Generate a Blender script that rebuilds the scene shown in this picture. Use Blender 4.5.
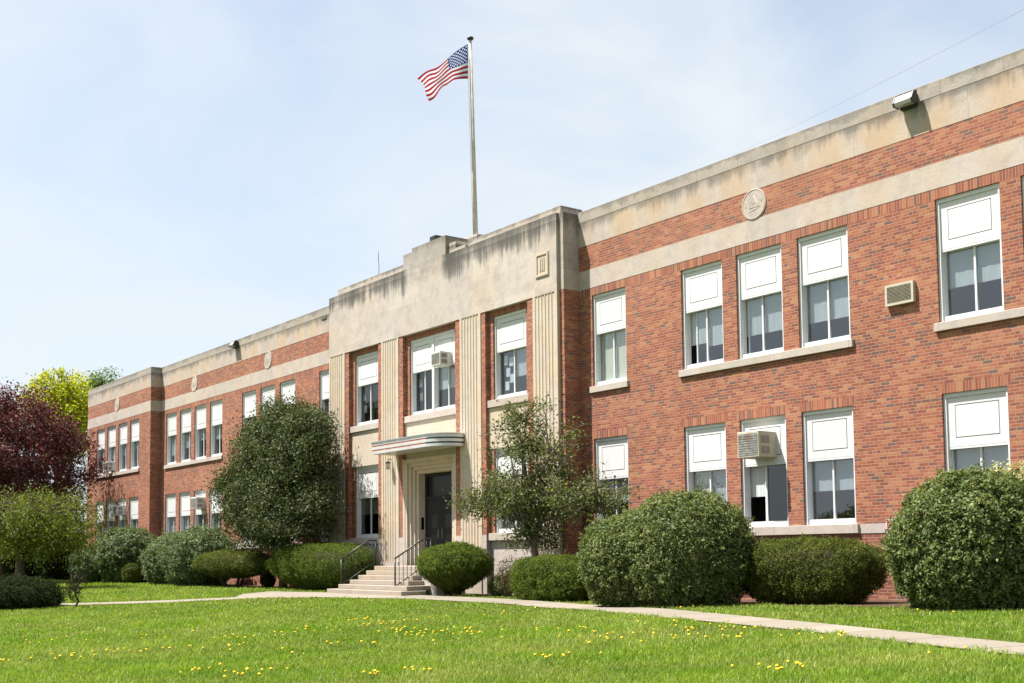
import bpy, math, random
import numpy as np
from mathutils import Vector, Matrix

scene = bpy.context.scene
for o in list(bpy.data.objects):
    bpy.data.objects.remove(o)

# ------------------------------------------------------------------ camera
cam_d = bpy.data.cameras.new("camera")
cam = bpy.data.objects.new("camera", cam_d)
scene.collection.objects.link(cam)
R_ = Vector((0.59718743, 0.80203972, -0.0099726))
U_ = Vector((0.06385566, -0.03514504, 0.9973401))
F_ = Vector((-0.79955589, 0.59623578, 0.07220295))
cam.matrix_world = Matrix(((R_.x, U_.x, -F_.x, 24.860396), (R_.y, U_.y, -F_.y, -20.934146),
                           (R_.z, U_.z, -F_.z, 1.2), (0, 0, 0, 1)))
cam_d.sensor_width = 36.0
cam_d.lens = 1176.72 / 1024 * 36
cam_d.shift_y = 128.12 / 1024
cam_d.clip_start = 0.1
cam_d.clip_end = 3000
scene.camera = cam
CAM = np.array([24.860396, -20.934146, 1.2])

# ------------------------------------------------------------------ light
SUN_DIR = Vector((-0.48, -0.55, 1.36)).normalized()      # from the scene to the sun
elev = math.asin(SUN_DIR.z)
world = bpy.data.worlds.new("World")
scene.world = world
world.use_nodes = True
wt = world.node_tree
for n in list(wt.nodes):
    wt.nodes.remove(n)
w_out = wt.nodes.new('ShaderNodeOutputWorld')
w_bg = wt.nodes.new('ShaderNodeBackground')
w_bg.inputs['Strength'].default_value = 0.078
sky = wt.nodes.new('ShaderNodeTexSky')
sky.sky_type = 'NISHITA'
sky.sun_disc = False
sky.sun_elevation = elev
sky.sun_rotation = math.atan2(SUN_DIR.x, SUN_DIR.y)
sky.air_density = 1.0
sky.dust_density = 1.5
sky.ozone_density = 0.5
# thin high cloud veil, thicker towards the horizon, with soft streaks
w_tc = wt.nodes.new('ShaderNodeTexCoord')
w_sep = wt.nodes.new('ShaderNodeSeparateXYZ')
wt.links.new(w_tc.outputs['Generated'], w_sep.inputs[0])
w_map = wt.nodes.new('ShaderNodeMapping')
w_map.inputs['Scale'].default_value = (1.6, 1.6, 3.4)
w_map.inputs['Rotation'].default_value = (0.0, 0.35, 0.4)
wt.links.new(w_tc.outputs['Generated'], w_map.inputs[0])
w_n = wt.nodes.new('ShaderNodeTexNoise')
w_n.inputs['Scale'].default_value = 2.1
w_n.inputs['Detail'].default_value = 8.0
w_n.inputs['Roughness'].default_value = 0.55
w_n.inputs['Distortion'].default_value = 0.7
wt.links.new(w_map.outputs[0], w_n.inputs['Vector'])
w_h = wt.nodes.new('ShaderNodeMapRange')          # elevation -> veil
w_h.inputs['From Min'].default_value = 0.0
w_h.inputs['From Max'].default_value = 0.50
w_h.inputs['To Min'].default_value = 1.0
w_h.inputs['To Max'].default_value = 0.66
wt.links.new(w_sep.outputs['Z'], w_h.inputs['Value'])
w_nr = wt.nodes.new('ShaderNodeMapRange')
w_nr.inputs['From Min'].default_value = 0.32
w_nr.inputs['From Max'].default_value = 0.68
w_nr.inputs['To Min'].default_value = -0.25
w_nr.inputs['To Max'].default_value = 0.26
wt.links.new(w_n.outputs['Fac'], w_nr.inputs['Value'])
w_add = wt.nodes.new('ShaderNodeMath'); w_add.operation = 'ADD'; w_add.use_clamp = True
wt.links.new(w_h.outputs[0], w_add.inputs[0]); wt.links.new(w_nr.outputs[0], w_add.inputs[1])
w_mix = wt.nodes.new('ShaderNodeMix'); w_mix.data_type = 'RGBA'
w_mix.inputs['B'].default_value = (4.08, 4.38, 4.62, 1)
wt.links.new(w_add.outputs[0], w_mix.inputs['Factor'])
wt.links.new(sky.outputs[0], w_mix.inputs['A'])
wt.links.new(w_mix.outputs['Result'], w_bg.inputs['Color'])
wt.links.new(w_bg.outputs[0], w_out.inputs[0])

sun_d = bpy.data.lights.new("sun", 'SUN')
sun_d.energy = 5.0
sun_d.angle = math.radians(0.5)
sun_d.color = (1.0, 0.955, 0.90)
sun = bpy.data.objects.new("sun", sun_d)
sun.rotation_euler = SUN_DIR.to_track_quat('Z', 'Y').to_euler()
sun.location = (0, -30, 60)
scene.collection.objects.link(sun)

scene.view_settings.view_transform = 'Standard'
scene.view_settings.look = 'None'
scene.view_settings.gamma = 1.0
scene.view_settings.use_curve_mapping = False
scene.view_settings.exposure = 1.43

# ------------------------------------------------------------------ helpers
rng = np.random.default_rng(11)
random.seed(5)
COL = scene.collection


def zg(X, Y):
    X = np.asarray(X, float); Y = np.asarray(Y, float)
    return 0.04 + 0.024 * np.maximum(np.minimum(0, Y + 3), -60) + 0.022 * np.clip(X - 4, 0, 16)


def tag(o, label=None, cat=None, group=None, kind=None):
    if label: o['label'] = label
    if cat: o['category'] = cat
    if group: o['group'] = group
    if kind: o['kind'] = kind
    return o


def thing(name, loc, label, cat, group=None):
    o = bpy.data.objects.new(name, None)
    o.empty_display_size = 0.3
    COL.objects.link(o)
    o.location = loc
    return tag(o, label, cat, group)


def world_loc(o):
    v = Vector((0, 0, 0))
    while o is not None:
        v = v + Vector(o.location)
        o = o.parent
    return v


def link_mesh(name, me, parent=None, loc=None):
    """me holds coordinates relative to the parent's origin (or to loc)."""
    o = bpy.data.objects.new(name, me)
    COL.objects.link(o)
    if parent is not None: o.parent = parent
    if loc is not None: o.location = loc
    return o


class MB:
    """collects polygons with material slots; build() makes ONE mesh object"""
    def __init__(s):
        s.v = []; s.f = []; s.m = []; s.mats = []; s.smooth = []

    def mi(s, m):
        if m not in s.mats: s.mats.append(m)
        return s.mats.index(m)

    def poly(s, pts, m, smooth=False):
        k = len(s.v)
        s.v += [tuple(map(float, p)) for p in pts]
        s.f.append(list(range(k, k + len(pts)))); s.m.append(s.mi(m)); s.smooth.append(smooth)

    def box(s, x0, x1, y0, y1, z0, z1, m, skip=''):
        a = [(x0, y0, z0), (x1, y0, z0), (x1, y1, z0), (x0, y1, z0), (x0, y0, z1), (x1, y0, z1), (x1, y1, z1), (x0, y1, z1)]
        fs = {'b': (0, 3, 2, 1), 't': (4, 5, 6, 7), 'f': (0, 1, 5, 4), 'r': (1, 2, 6, 5), 'k': (2, 3, 7, 6), 'l': (3, 0, 4, 7)}
        for k, f in fs.items():
            if k not in skip: s.poly([a[i] for i in f], m)

    def bbox(s, x0, x1, y0, y1, z0, z1, m, e=0.01):
        """box with chamfered edges"""
        import itertools
        c = ((x0, x1), (y0, y1), (z0, z1))
        def P(i, j, k, ax):
            p = [c[0][i], c[1][j], c[2][k]]
            for q, t in zip(range(3), (i, j, k)):
                if q != ax: p[q] += e if t == 0 else -e
            return tuple(p)
        k0 = len(s.v); idx = {}
        for i, j, k in itertools.product((0, 1), repeat=3):
            for ax in range(3):
                idx[(i, j, k, ax)] = len(s.v); s.v.append(P(i, j, k, ax))
        mi = s.mi(m)
        def add(f): s.f.append(f); s.m.append(mi); s.smooth.append(False)
        for t in (0, 1):
            q = [(t, 0, 0), (t, 1, 0), (t, 1, 1), (t, 0, 1)]
            if t == 0: q = q[::-1]
            add([idx[a + (0,)] for a in q])
            q = [(0, t, 0), (0, t, 1), (1, t, 1), (1, t, 0)]
            if t == 0: q = q[::-1]
            add([idx[a + (1,)] for a in q])
            q = [(0, 0, t), (1, 0, t), (1, 1, t), (0, 1, t)]
            if t == 0: q = q[::-1]
            add([idx[a + (2,)] for a in q])
        for i in (0, 1):
            for j in (0, 1):
                add([idx[(i, j, 0, 0)], idx[(i, j, 1, 0)], idx[(i, j, 1, 1)], idx[(i, j, 0, 1)]])
                add([idx[(i, 0, j, 0)], idx[(i, 1, j, 0)], idx[(i, 1, j, 2)], idx[(i, 0, j, 2)]])
                add([idx[(0, i, j, 1)], idx[(1, i, j, 1)], idx[(1, i, j, 2)], idx[(0, i, j, 2)]])
        for i, j, k in itertools.product((0, 1), repeat=3):
            add([idx[(i, j, k, 0)], idx[(i, j, k, 1)], idx[(i, j, k, 2)]])

    def tube(s, pts, rad, m, n=8, cap=True):
        pts = [np.array(p, float) for p in pts]
        if np.isscalar(rad): rad = [rad] * len(pts)
        k = len(s.v); mi = s.mi(m)
        prev = None
        for i, p in enumerate(pts):
            d = pts[min(i + 1, len(pts) - 1)] - pts[max(i - 1, 0)]
            d = d / (np.linalg.norm(d) + 1e-9)
            if prev is None:
                a = np.cross(d, (0, 0, 1.0))
                if np.linalg.norm(a) < 1e-3: a = np.cross(d, (1.0, 0, 0))
            else:
                a = prev - d * np.dot(prev, d)
            a /= np.linalg.norm(a) + 1e-9; prev = a
            b = np.cross(d, a)
            for j in range(n):
                t = 2 * math.pi * j / n
                q = p + rad[i] * (math.cos(t) * a + math.sin(t) * b)
                s.v.append(tuple(q))
        for i in range(len(pts) - 1):
            for j in range(n):
                s.f.append([k + i * n + j, k + i * n + (j + 1) % n, k + (i + 1) * n + (j + 1) % n, k + (i + 1) * n + j])
                s.m.append(mi); s.smooth.append(True)
        if cap:
            s.f.append([k + j for j in range(n)][::-1]); s.m.append(mi); s.smooth.append(False)
            e = k + (len(pts) - 1) * n
            s.f.append([e + j for j in range(n)]); s.m.append(mi); s.smooth.append(False)

    def prism(s, prof, z0, z1, m, axis='z', smooth=False):
        """prof: closed 2D outline (ccw); extruded along axis"""
        def P(a, b, c):
            return (a, b, c) if axis == 'z' else ((a, c, b) if axis == 'y' else (c, a, b))
        n = len(prof)
        lo = [P(a, b, z0) for a, b in prof]; hi = [P(a, b, z1) for a, b in prof]
        for i in range(n):
            j = (i + 1) % n
            s.poly([lo[i], lo[j], hi[j], hi[i]], m, smooth)
        s.poly(lo[::-1], m); s.poly(hi, m)

    def build(s, name, parent=None, loc=None, off=None):
        if off is None:
            off = world_loc(parent) if parent is not None else (Vector(loc) if loc is not None else Vector((0, 0, 0)))
        V = np.array(s.v, dtype=np.float32).reshape(-1, 3) - np.array(off, dtype=np.float32)
        me = bpy.data.meshes.new(name)
        me.from_pydata(V.tolist(), [], s.f)
        for m in s.mats: me.materials.append(m)
        me.polygons.foreach_set('material_index', s.m)
        me.polygons.foreach_set('use_smooth', s.smooth)
        me.update()
        return link_mesh(name, me, parent, loc if parent is None else None)


# ------------------------------------------------------------------ materials
def new_mat(name):
    m = bpy.data.materials.new(name); m.use_nodes = True
    nt = m.node_tree
    b = nt.nodes['Principled BSDF']
    return m, nt, b


def N(nt, kind, **kw):
    n = nt.nodes.new('ShaderNode' + kind)
    for k, v in kw.items():
        if hasattr(n, k) and k not in ('Scale',):
            setattr(n, k, v)
        else:
            n.inputs[k].default_value = v
    return n


def math_node(nt, op, a, b=None, clamp=False):
    n = nt.nodes.new('ShaderNodeMath'); n.operation = op; n.use_clamp = clamp
    for i, x in enumerate((a, b)):
        if x is None: continue
        if isinstance(x, (int, float)): n.inputs[i].default_value = x
        else: nt.links.new(x, n.inputs[i])
    return n.outputs[0]


def ramp(nt, fac, stops, interp='LINEAR'):
    r = nt.nodes.new('ShaderNodeValToRGB')
    r.color_ramp.interpolation = interp
    el = r.color_ramp.elements
    while len(el) < len(stops): el.new(0.5)
    for e, (p, c) in zip(el, stops):
        e.position = p; e.color = (c[0], c[1], c[2], 1) if not np.isscalar(c) else (c, c, c, 1)
    nt.links.new(fac, r.inputs[0])
    return r.outputs[0]


def mixc(nt, fac, a, b, mode='MIX'):
    n = nt.nodes.new('ShaderNodeMix'); n.data_type = 'RGBA'; n.blend_type = mode
    for key, x in (('Factor', fac), ('A', a), ('B', b)):
        if isinstance(x, (int, float)): n.inputs[key].default_value = x
        elif isinstance(x, tuple): n.inputs[key].default_value = (x[0], x[1], x[2], 1)
        else: nt.links.new(x, n.inputs[key])
    return n.outputs['Result']


def wall_uv(nt, swap=False):
    g = nt.nodes.new('ShaderNodeNewGeometry')
    s = nt.nodes.new('ShaderNodeSeparateXYZ'); nt.links.new(g.outputs['Position'], s.inputs[0])
    u = math_node(nt, 'ADD', s.outputs['X'], s.outputs['Y'])
    u = math_node(nt, 'ADD', u, 200.0)
    c = nt.nodes.new('ShaderNodeCombineXYZ')
    if swap:
        nt.links.new(s.outputs['Z'], c.inputs[0]); nt.links.new(u, c.inputs[1])
    else:
        nt.links.new(u, c.inputs[0]); nt.links.new(s.outputs['Z'], c.inputs[1])
    return c.outputs[0], s, g.outputs['Position'], u


def noise(nt, vec, scale, detail=4.0, rough=0.55, mapscale=None):
    if mapscale:
        mp = nt.nodes.new('ShaderNodeMapping'); mp.inputs['Scale'].default_value = mapscale
        nt.links.new(vec, mp.inputs[0]); vec = mp.outputs[0]
    n = nt.nodes.new('ShaderNodeTexNoise')
    n.inputs['Scale'].default_value = scale; n.inputs['Detail'].default_value = detail
    n.inputs['Roughness'].default_value = rough
    nt.links.new(vec, n.inputs['Vector'])
    return n.outputs['Fac']


def brick_mat(name, soldier=False, shift=0.0):
    m, nt, b = new_mat(name)
    uv, sep, pos, u = wall_uv(nt, soldier)
    if shift:
        mp = nt.nodes.new('ShaderNodeMapping'); mp.inputs['Location'].default_value = (shift, 0, 0)
        nt.links.new(uv, mp.inputs[0]); uv = mp.outputs[0]
    t = nt.nodes.new('ShaderNodeTexBrick')
    nt.links.new(uv, t.inputs['Vector'])
    t.inputs['Color1'].default_value = (0, 0, 0, 1); t.inputs['Color2'].default_value = (1, 1, 1, 1)
    t.inputs['Mortar'].default_value = (0.5, 0.5, 0.5, 1)
    t.inputs['Scale'].default_value = 1.0
    t.inputs['Mortar Size'].default_value = 0.0062
    t.inputs['Mortar Smooth'].default_value = 0.15
    t.inputs['Bias'].default_value = 0.0
    if soldier:
        t.offset = 0.0; t.inputs['Brick Width'].default_value = 60.0; t.inputs['Row Height'].default_value = 0.0677
    else:
        t.offset = 0.5; t.offset_frequency = 2; t.squash = 0.5; t.squash_frequency = 6
        t.inputs['Brick Width'].default_value = 0.213; t.inputs['Row Height'].default_value = 0.0677
    col = ramp(nt, t.outputs['Color'], [(0.0, (0.135, 0.094, 0.080)), (0.05, (0.18, 0.082, 0.063)), (0.17, (0.230, 0.074, 0.050)),
                                       (0.35, (0.285, 0.087, 0.050)), (0.62, (0.330, 0.109, 0.059)), (0.84, (0.375, 0.147, 0.076)), (1.0, (0.395, 0.185, 0.093))])
    n1 = noise(nt, pos, 0.8, 4)
    tone = ramp(nt, n1, [(0.3, 0.84), (0.7, 1.14)])
    col = mixc(nt, 1.0, col, tone, 'MULTIPLY')
    n2 = noise(nt, pos, 38.0, 3)
    col = mixc(nt, 1.0, col, ramp(nt, n2, [(0.25, 0.8), (0.75, 1.18)]), 'MULTIPLY')
    # run-off dirt under the two rows of sills, grime near the ground
    st = noise(nt, pos, 1.0, 5, 0.65, (5.0, 5.0, 0.35))
    for z1, dep, amt in ((5.60, 0.9, 0.30), (1.58, 0.8, 0.35), (8.52, 0.5, 0.16)):
        h = nt.nodes.new('ShaderNodeMapRange'); h.clamp = True
        h.inputs['From Min'].default_value = z1 - dep; h.inputs['From Max'].default_value = z1
        h.inputs['To Min'].default_value = 0.0; h.inputs['To Max'].default_value = 1.0
        nt.links.new(sep.outputs['Z'], h.inputs['Value'])
        f = math_node(nt, 'MULTIPLY', ramp(nt, st, [(0.46, 0.0), (0.68, amt)]), h.outputs[0])
        f = math_node(nt, 'MULTIPLY', f, math_node(nt, 'LESS_THAN', sep.outputs['Z'], z1 + .01))
        col = mixc(nt, f, col, (0.10, 0.075, 0.06))
    n5 = noise(nt, pos, 0.28, 3, 0.5)
    col = mixc(nt, ramp(nt, n5, [(0.52, 0.0), (0.68, 0.14)]), col, (0.40, 0.215, 0.13))
    mort = mixc(nt, n1, (0.33, 0.205, 0.145), (0.40, 0.27, 0.195))
    col = mixc(nt, t.outputs['Fac'], col, mort)
    nt.links.new(col, b.inputs['Base Color'])
    b.inputs['Roughness'].default_value = 0.88
    b.inputs['Specular IOR Level'].default_value = 0.25
    bp = nt.nodes.new('ShaderNodeBump'); bp.inputs['Strength'].default_value = 0.5; bp.inputs['Distance'].default_value = 0.006
    nt.links.new(math_node(nt, 'SUBTRACT', 1.0, t.outputs['Fac']), bp.inputs['Height'])
    nt.links.new(bp.outputs[0], b.inputs['Normal'])
    return m


def stone_mat(name, base, jw=1.37, jh=40.0, zshift=5.0, ushift=0.0, streak=None, warm=0.5, offset=0.0, joint=0.8, grey=0.38, topdirt=None, blockwarm=0.0):
    m, nt, b = new_mat(name)
    uv, sep, pos, u = wall_uv(nt)
    mp = nt.nodes.new('ShaderNodeMapping'); mp.inputs['Location'].default_value = (ushift, zshift, 0)
    nt.links.new(uv, mp.inputs[0])
    t = nt.nodes.new('ShaderNodeTexBrick')
    nt.links.new(mp.outputs[0], t.inputs['Vector'])
    t.offset = offset
    t.inputs['Scale'].default_value = 1.0
    t.inputs['Color1'].default_value = (0, 0, 0, 1); t.inputs['Color2'].default_value = (1, 1, 1, 1)
    t.inputs['Mortar'].default_value = (0.5, 0.5, 0.5, 1)
    t.inputs['Mortar Size'].default_value = 0.006; t.inputs['Mortar Smooth'].default_value = 0.3
    t.inputs['Brick Width'].default_value = jw; t.inputs['Row Height'].default_value = jh
    c0 = np.array(base) * np.array([1.05, 1.045, 1.075])
    n1 = noise(nt, pos, 0.55, 5, 0.6)
    n2 = noise(nt, pos, 2.6, 6, 0.65)
    n3 = noise(nt, pos, 16.0, 5, 0.7)
    warmc = tuple(c0 * np.array([1.08, 0.92, 0.68]))
    col = mixc(nt, ramp(nt, n1, [(0.47, 0.0), (0.68, warm)]), tuple(c0), warmc)
    col = mixc(nt, 1.0, col, ramp(nt, t.outputs['Color'], [(0, 0.93), (1, 1.06)]), 'MULTIPLY')
    col = mixc(nt, ramp(nt, n2, [(0.46, 0.0), (0.74, grey)]), col, tuple(c0 * np.array([0.62, 0.63, 0.64])))
    n6 = noise(nt, pos, 1.15, 6, 0.7)
    col = mixc(nt, ramp(nt, n6, [(0.54, 0.0), (0.66, grey * .8)]), col, tuple(c0 * np.array([0.70, 0.69, 0.66])))
    col = mixc(nt, 1.0, col, ramp(nt, n3, [(0.2, 0.88), (0.8, 1.09)]), 'MULTIPLY')
    if blockwarm:      # rusty tan bloom towards the middle of some blocks
        uu = nt.nodes.new('ShaderNodeSeparateXYZ'); nt.links.new(mp.outputs[0], uu.inputs[0])
        fr = math_node(nt, 'FRACT', math_node(nt, 'DIVIDE', uu.outputs['X'], jw))
        hump = math_node(nt, 'SINE', math_node(nt, 'MULTIPLY', fr, math.pi))
        nb = noise(nt, pos, 1.7, 5, 0.6)
        fb = math_node(nt, 'ADD', math_node(nt, 'MULTIPLY', hump, .35), math_node(nt, 'MULTIPLY', nb, .9))
        fb = math_node(nt, 'ADD', fb, math_node(nt, 'MULTIPLY', t.outputs['Color'], .30))
        col = mixc(nt, ramp(nt, fb, [(.74, 0.0), (1.02, blockwarm)]), col, tuple(c0 * np.array([1.0, .80, .55])))
    if topdirt:
        (z1, depth, amt) = topdirt
        na = noise(nt, pos, 2.4, 7, 0.72)
        nb2 = noise(nt, pos, .6, 4, 0.6)
        h = nt.nodes.new('ShaderNodeMapRange'); h.clamp = True
        h.inputs['From Min'].default_value = z1 - depth; h.inputs['From Max'].default_value = z1
        h.inputs['To Min'].default_value = -0.30; h.inputs['To Max'].default_value = 0.20
        nt.links.new(sep.outputs['Z'], h.inputs['Value'])
        f = math_node(nt, 'ADD', math_node(nt, 'ADD', math_node(nt, 'MULTIPLY', na, .6), math_node(nt, 'MULTIPLY', nb2, .4)), h.outputs[0])
        col = mixc(nt, ramp(nt, f, [(.47, 0.0), (.56, amt * .7), (.72, amt)]), col, (0.17, 0.16, 0.14))
    if streak:
        # run-down dirt: dark streaks that start at the weathered top edge of the wall
        for (z1, depth, amt, *keep_off) in streak:
            s1 = noise(nt, pos, 1.0, 6, 0.65, (3.2, 3.2, 0.22))
            s2 = noise(nt, pos, 1.0, 5, 0.6, (9.0, 9.0, 0.5))
            s0 = noise(nt, pos, 1.0, 3, 0.5, (0.75, 0.75, 0.9))
            s = math_node(nt, 'ADD', math_node(nt, 'MULTIPLY', s1, 0.48), math_node(nt, 'MULTIPLY', s2, 0.30))
            s = math_node(nt, 'ADD', s, math_node(nt, 'MULTIPLY', s0, 0.42))
            s = math_node(nt, 'SUBTRACT', s, 0.085)
            h = nt.nodes.new('ShaderNodeMapRange')
            h.inputs['From Min'].default_value = z1 - depth; h.inputs['From Max'].default_value = z1
            h.inputs['To Min'].default_value = -0.34; h.inputs['To Max'].default_value = 0.16
            h.clamp = True
            nt.links.new(sep.outputs['Z'], h.inputs['Value'])
            f = math_node(nt, 'ADD', s, h.outputs[0])
            f = ramp(nt, f, [(0.47, 0.0), (0.58, amt * 0.6), (0.74, amt)])
            below = math_node(nt, 'LESS_THAN', sep.outputs['Z'], z1 + 0.005)
            f = math_node(nt, 'MULTIPLY', f, below)
            if keep_off:
                ce = math_node(nt, 'ABSOLUTE', math_node(nt, 'SUBTRACT', sep.outputs['X'], (keep_off[0] + keep_off[1]) / 2))
                ce = math_node(nt, 'ADD', ce, math_node(nt, 'MULTIPLY', s1, .6))
                f = math_node(nt, 'MULTIPLY', f, ramp(nt, math_node(nt, 'DIVIDE', ce, keep_off[1] - keep_off[0]), [(.50, .12), (.64, 1.0)]))
            col = mixc(nt, f, col, (0.085, 0.08, 0.072))
    col = mixc(nt, math_node(nt, 'MULTIPLY', t.outputs['Fac'], joint), col, tuple(c0 * np.array([0.42, 0.40, 0.37])))
    nt.links.new(col, b.inputs['Base Color'])
    b.inputs['Roughness'].default_value = 0.9
    b.inputs['Specular IOR Level'].default_value = 0.2
    bp = nt.nodes.new('ShaderNodeBump'); bp.inputs['Strength'].default_value = 0.35; bp.inputs['Distance'].default_value = 0.012
    nt.links.new(n3, bp.inputs['Height']); nt.links.new(bp.outputs[0], b.inputs['Normal'])
    return m


def plain(name, col, rough=0.6, spec=0.4, metal=0.0, vary=0.08, scale=6.0, dirt=None, per=0.0):
    m, nt, b = new_mat(name)
    g = nt.nodes.new('ShaderNodeNewGeometry')
    n1 = noise(nt, g.outputs['Position'], scale, 5, 0.6)
    c = np.array(col)
    cc = mixc(nt, 1.0, tuple(col), ramp(nt, n1, [(0.3, 1 - vary), (0.7, 1 + vary)]), 'MULTIPLY')
    if per:
        oi = nt.nodes.new('ShaderNodeObjectInfo')
        cc = mixc(nt, 1.0, cc, ramp(nt, oi.outputs['Random'], [(0.0, (1 - per, 1 - per * 1.02, 1 - per * 1.15)), (1.0, (1 + per * .4,) * 3)]), 'MULTIPLY')
        n4 = noise(nt, g.outputs['Position'], 1.0, 4, 0.6, (14, 14, .8))
        cc = mixc(nt, 1.0, cc, ramp(nt, n4, [(0.45, 1.0), (0.75, 0.93)]), 'MULTIPLY')
    if dirt:
        n2 = noise(nt, g.outputs['Position'], 2.2, 6, 0.7)
        cc = mixc(nt, ramp(nt, n2, [(0.52, 0.0), (0.72, dirt[1])]), cc, tuple(dirt[0]))
    nt.links.new(cc, b.inputs['Base Color'])
    b.inputs['Roughness'].default_value = rough
    b.inputs['Specular IOR Level'].default_value = spec
    b.inputs['Metallic'].default_value = metal
    return m


def glass_mat(name, tint=(0.86, 0.885, 0.895), refl=0.045):
    m = bpy.data.materials.new(name); m.use_nodes = True
    nt = m.node_tree
    for n in list(nt.nodes): nt.nodes.remove(n)
    out = nt.nodes.new('ShaderNodeOutputMaterial')
    tr = nt.nodes.new('ShaderNodeBsdfTransparent'); tr.inputs[0].default_value = tint + (1,)
    gl = nt.nodes.new('ShaderNodeBsdfGlossy'); gl.inputs['Roughness'].default_value = 0.015
    gl.inputs[0].default_value = (0.92, 0.95, 0.98, 1)
    fr = nt.nodes.new('ShaderNodeLayerWeight'); fr.inputs['Blend'].default_value = 0.5
    g = nt.nodes.new('ShaderNodeNewGeometry')
    n1 = noise(nt, g.outputs['Position'], 1.1, 2)
    bp = nt.nodes.new('ShaderNodeBump'); bp.inputs['Strength'].default_value = 0.10; bp.inputs['Distance'].default_value = 0.06
    nt.links.new(n1, bp.inputs['Height']); nt.links.new(bp.outputs[0], gl.inputs['Normal'])
    f = math_node(nt, 'ADD', math_node(nt, 'MULTIPLY', math_node(nt, 'POWER', fr.outputs['Facing'], 5.0), 0.96), 0.04 + refl, True)
    mx = nt.nodes.new('ShaderNodeMixShader')
    nt.links.new(f, mx.inputs[0]); nt.links.new(tr.outputs[0], mx.inputs[1]); nt.links.new(gl.outputs[0], mx.inputs[2])
    nt.links.new(mx.outputs[0], out.inputs[0])
    return m


def leaf_mat(name, stops, rough=0.45, spec=0.45, trans=0.28, tcol=(1.25, 1.25, 0.6)):
    m, nt, b = new_mat(name)
    a = nt.nodes.new('ShaderNodeAttribute'); a.attribute_name = 'tint'
    col = ramp(nt, a.outputs['Fac'], stops)
    nt.links.new(col, b.inputs['Base Color'])
    b.inputs['Roughness'].default_value = rough
    b.inputs['Specular IOR Level'].default_value = spec
    tl = nt.nodes.new('ShaderNodeBsdfTranslucent')
    nt.links.new(mixc(nt, 1.0, col, tcol, 'MULTIPLY'), tl.inputs[0])
    mx = nt.nodes.new('ShaderNodeMixShader'); mx.inputs[0].default_value = trans
    nt.links.new(b.outputs[0], mx.inputs[1]); nt.links.new(tl.outputs[0], mx.inputs[2])
    nt.links.new(mx.outputs[0], nt.nodes['Material Output'].inputs[0])
    return m


BRICK = brick_mat('red_brick')
SOLDIER = brick_mat('soldier_brick', True)
BELT = stone_mat('belt_limestone', (0.465, 0.41, 0.35), ushift=0.55, warm=0.35, joint=0.25, blockwarm=0.2, grey=0.6)
PARA = stone_mat('parapet_limestone', (0.455, 0.395, 0.335), ushift=0.30, warm=0.55, grey=0.5, joint=0.5, blockwarm=0.55, topdirt=(10.62, 0.75, 0.75), streak=[(10.50, 0.9, 0.7)])
COPE = stone_mat('coping_limestone', (0.36, 0.32, 0.268), ushift=0.9, grey=0.7, topdirt=(10.85, .55, .8), streak=[(10.95, 0.6, 0.8)], warm=0.4)
PAVST = stone_mat('pavilion_limestone', (0.485, 0.43, 0.372), jw=1.55, jh=0.74, ushift=0.2, zshift=0.13, offset=0.5, joint=0.22,
                  grey=0.62, streak=[(10.72, 1.5, 1.0, -8.3, -5.75), (10.50, 1.3, 0.85, -8.3, -5.75), (11.36, .6, .6)], topdirt=(10.95, 1.6, .45), warm=0.4)
PAVTOP = stone_mat('pavilion_cap_limestone', (0.46, 0.405, 0.345), jw=1.55, ushift=0.7, grey=0.6, streak=[(11.36, 0.7, 0.9), (10.96, .35, .9)], warm=0.4)
PILST = stone_mat('pilaster_limestone', (0.54, 0.465, 0.365), jw=60, jh=2.9, zshift=0.6, warm=0.6, joint=0.35)
SILLST = stone_mat('sill_limestone', (0.475, 0.42, 0.36), jw=2.2, warm=0.3)
BASEST = stone_mat('base_limestone', (0.475, 0.42, 0.365), jw=1.2, jh=0.6, warm=0.4, offset=0.5, joint=0.5)
CORNERST = stone_mat('corner_limestone', (0.42, 0.37, 0.315), jw=60, jh=0.72, zshift=.25, warm=.3, grey=.75, joint=.6, topdirt=(10.9, 1.2, .7), streak=[(10.75, 1.4, .8)])
WHITE = plain('white_window_paint', (0.72, 0.73, 0.745), 0.5, 0.4, vary=0.03, per=0.04, dirt=((0.55, 0.54, 0.50), 0.18))
PANELM = plain('white_panel_paint', (0.70, 0.70, 0.70), 0.5, 0.4, vary=0.025, per=0.07, dirt=((0.6, 0.58, 0.53), 0.15))
CAULK = plain('shade_dark_caulk', (0.11, 0.105, 0.085), 0.8)  # caulk coloured dark to strengthen the shade in the panel grooves
GLASS = glass_mat('window_glass')
GLASS_DK = glass_mat('dark_window_glass', (0.62, 0.65, 0.65), 0.03)
BLIND = plain('pale_blind', (0.56, 0.58, 0.59), 0.8, vary=0.05)
CREAM = plain('cream_blind', (0.80, 0.77, 0.62), 0.8, vary=0.04)
ROOM = plain('interior_plaster', (0.34, 0.33, 0.29), 0.9)
ROOF = plain('roof_gravel', (0.2, 0.19, 0.18), 0.9)
DARKM = plain('black_painted_steel', (0.018, 0.018, 0.020), 0.45, 0.5)
DOORG = plain('dark_door_glass', (0.012, 0.012, 0.013), 0.25, 0.25)
DOORM = plain('charcoal_door_paint', (0.028, 0.027, 0.028), 0.6, 0.12, vary=0.15)
ALU = plain('brushed_aluminium', (0.62, 0.63, 0.64), 0.32, 0.5, 0.85, vary=0.10, scale=3.0)
ALUW = plain('weathered_white_metal', (0.66, 0.66, 0.65), 0.38, 0.5, 0.35, vary=0.12, scale=3.0)
STRIPE = plain('faded_red_stripe', (0.52, 0.20, 0.14), 0.6, vary=0.3, scale=8)
STRIPED = plain('dark_stripe', (0.05, 0.042, 0.04), 0.5, vary=0.2)
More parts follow.
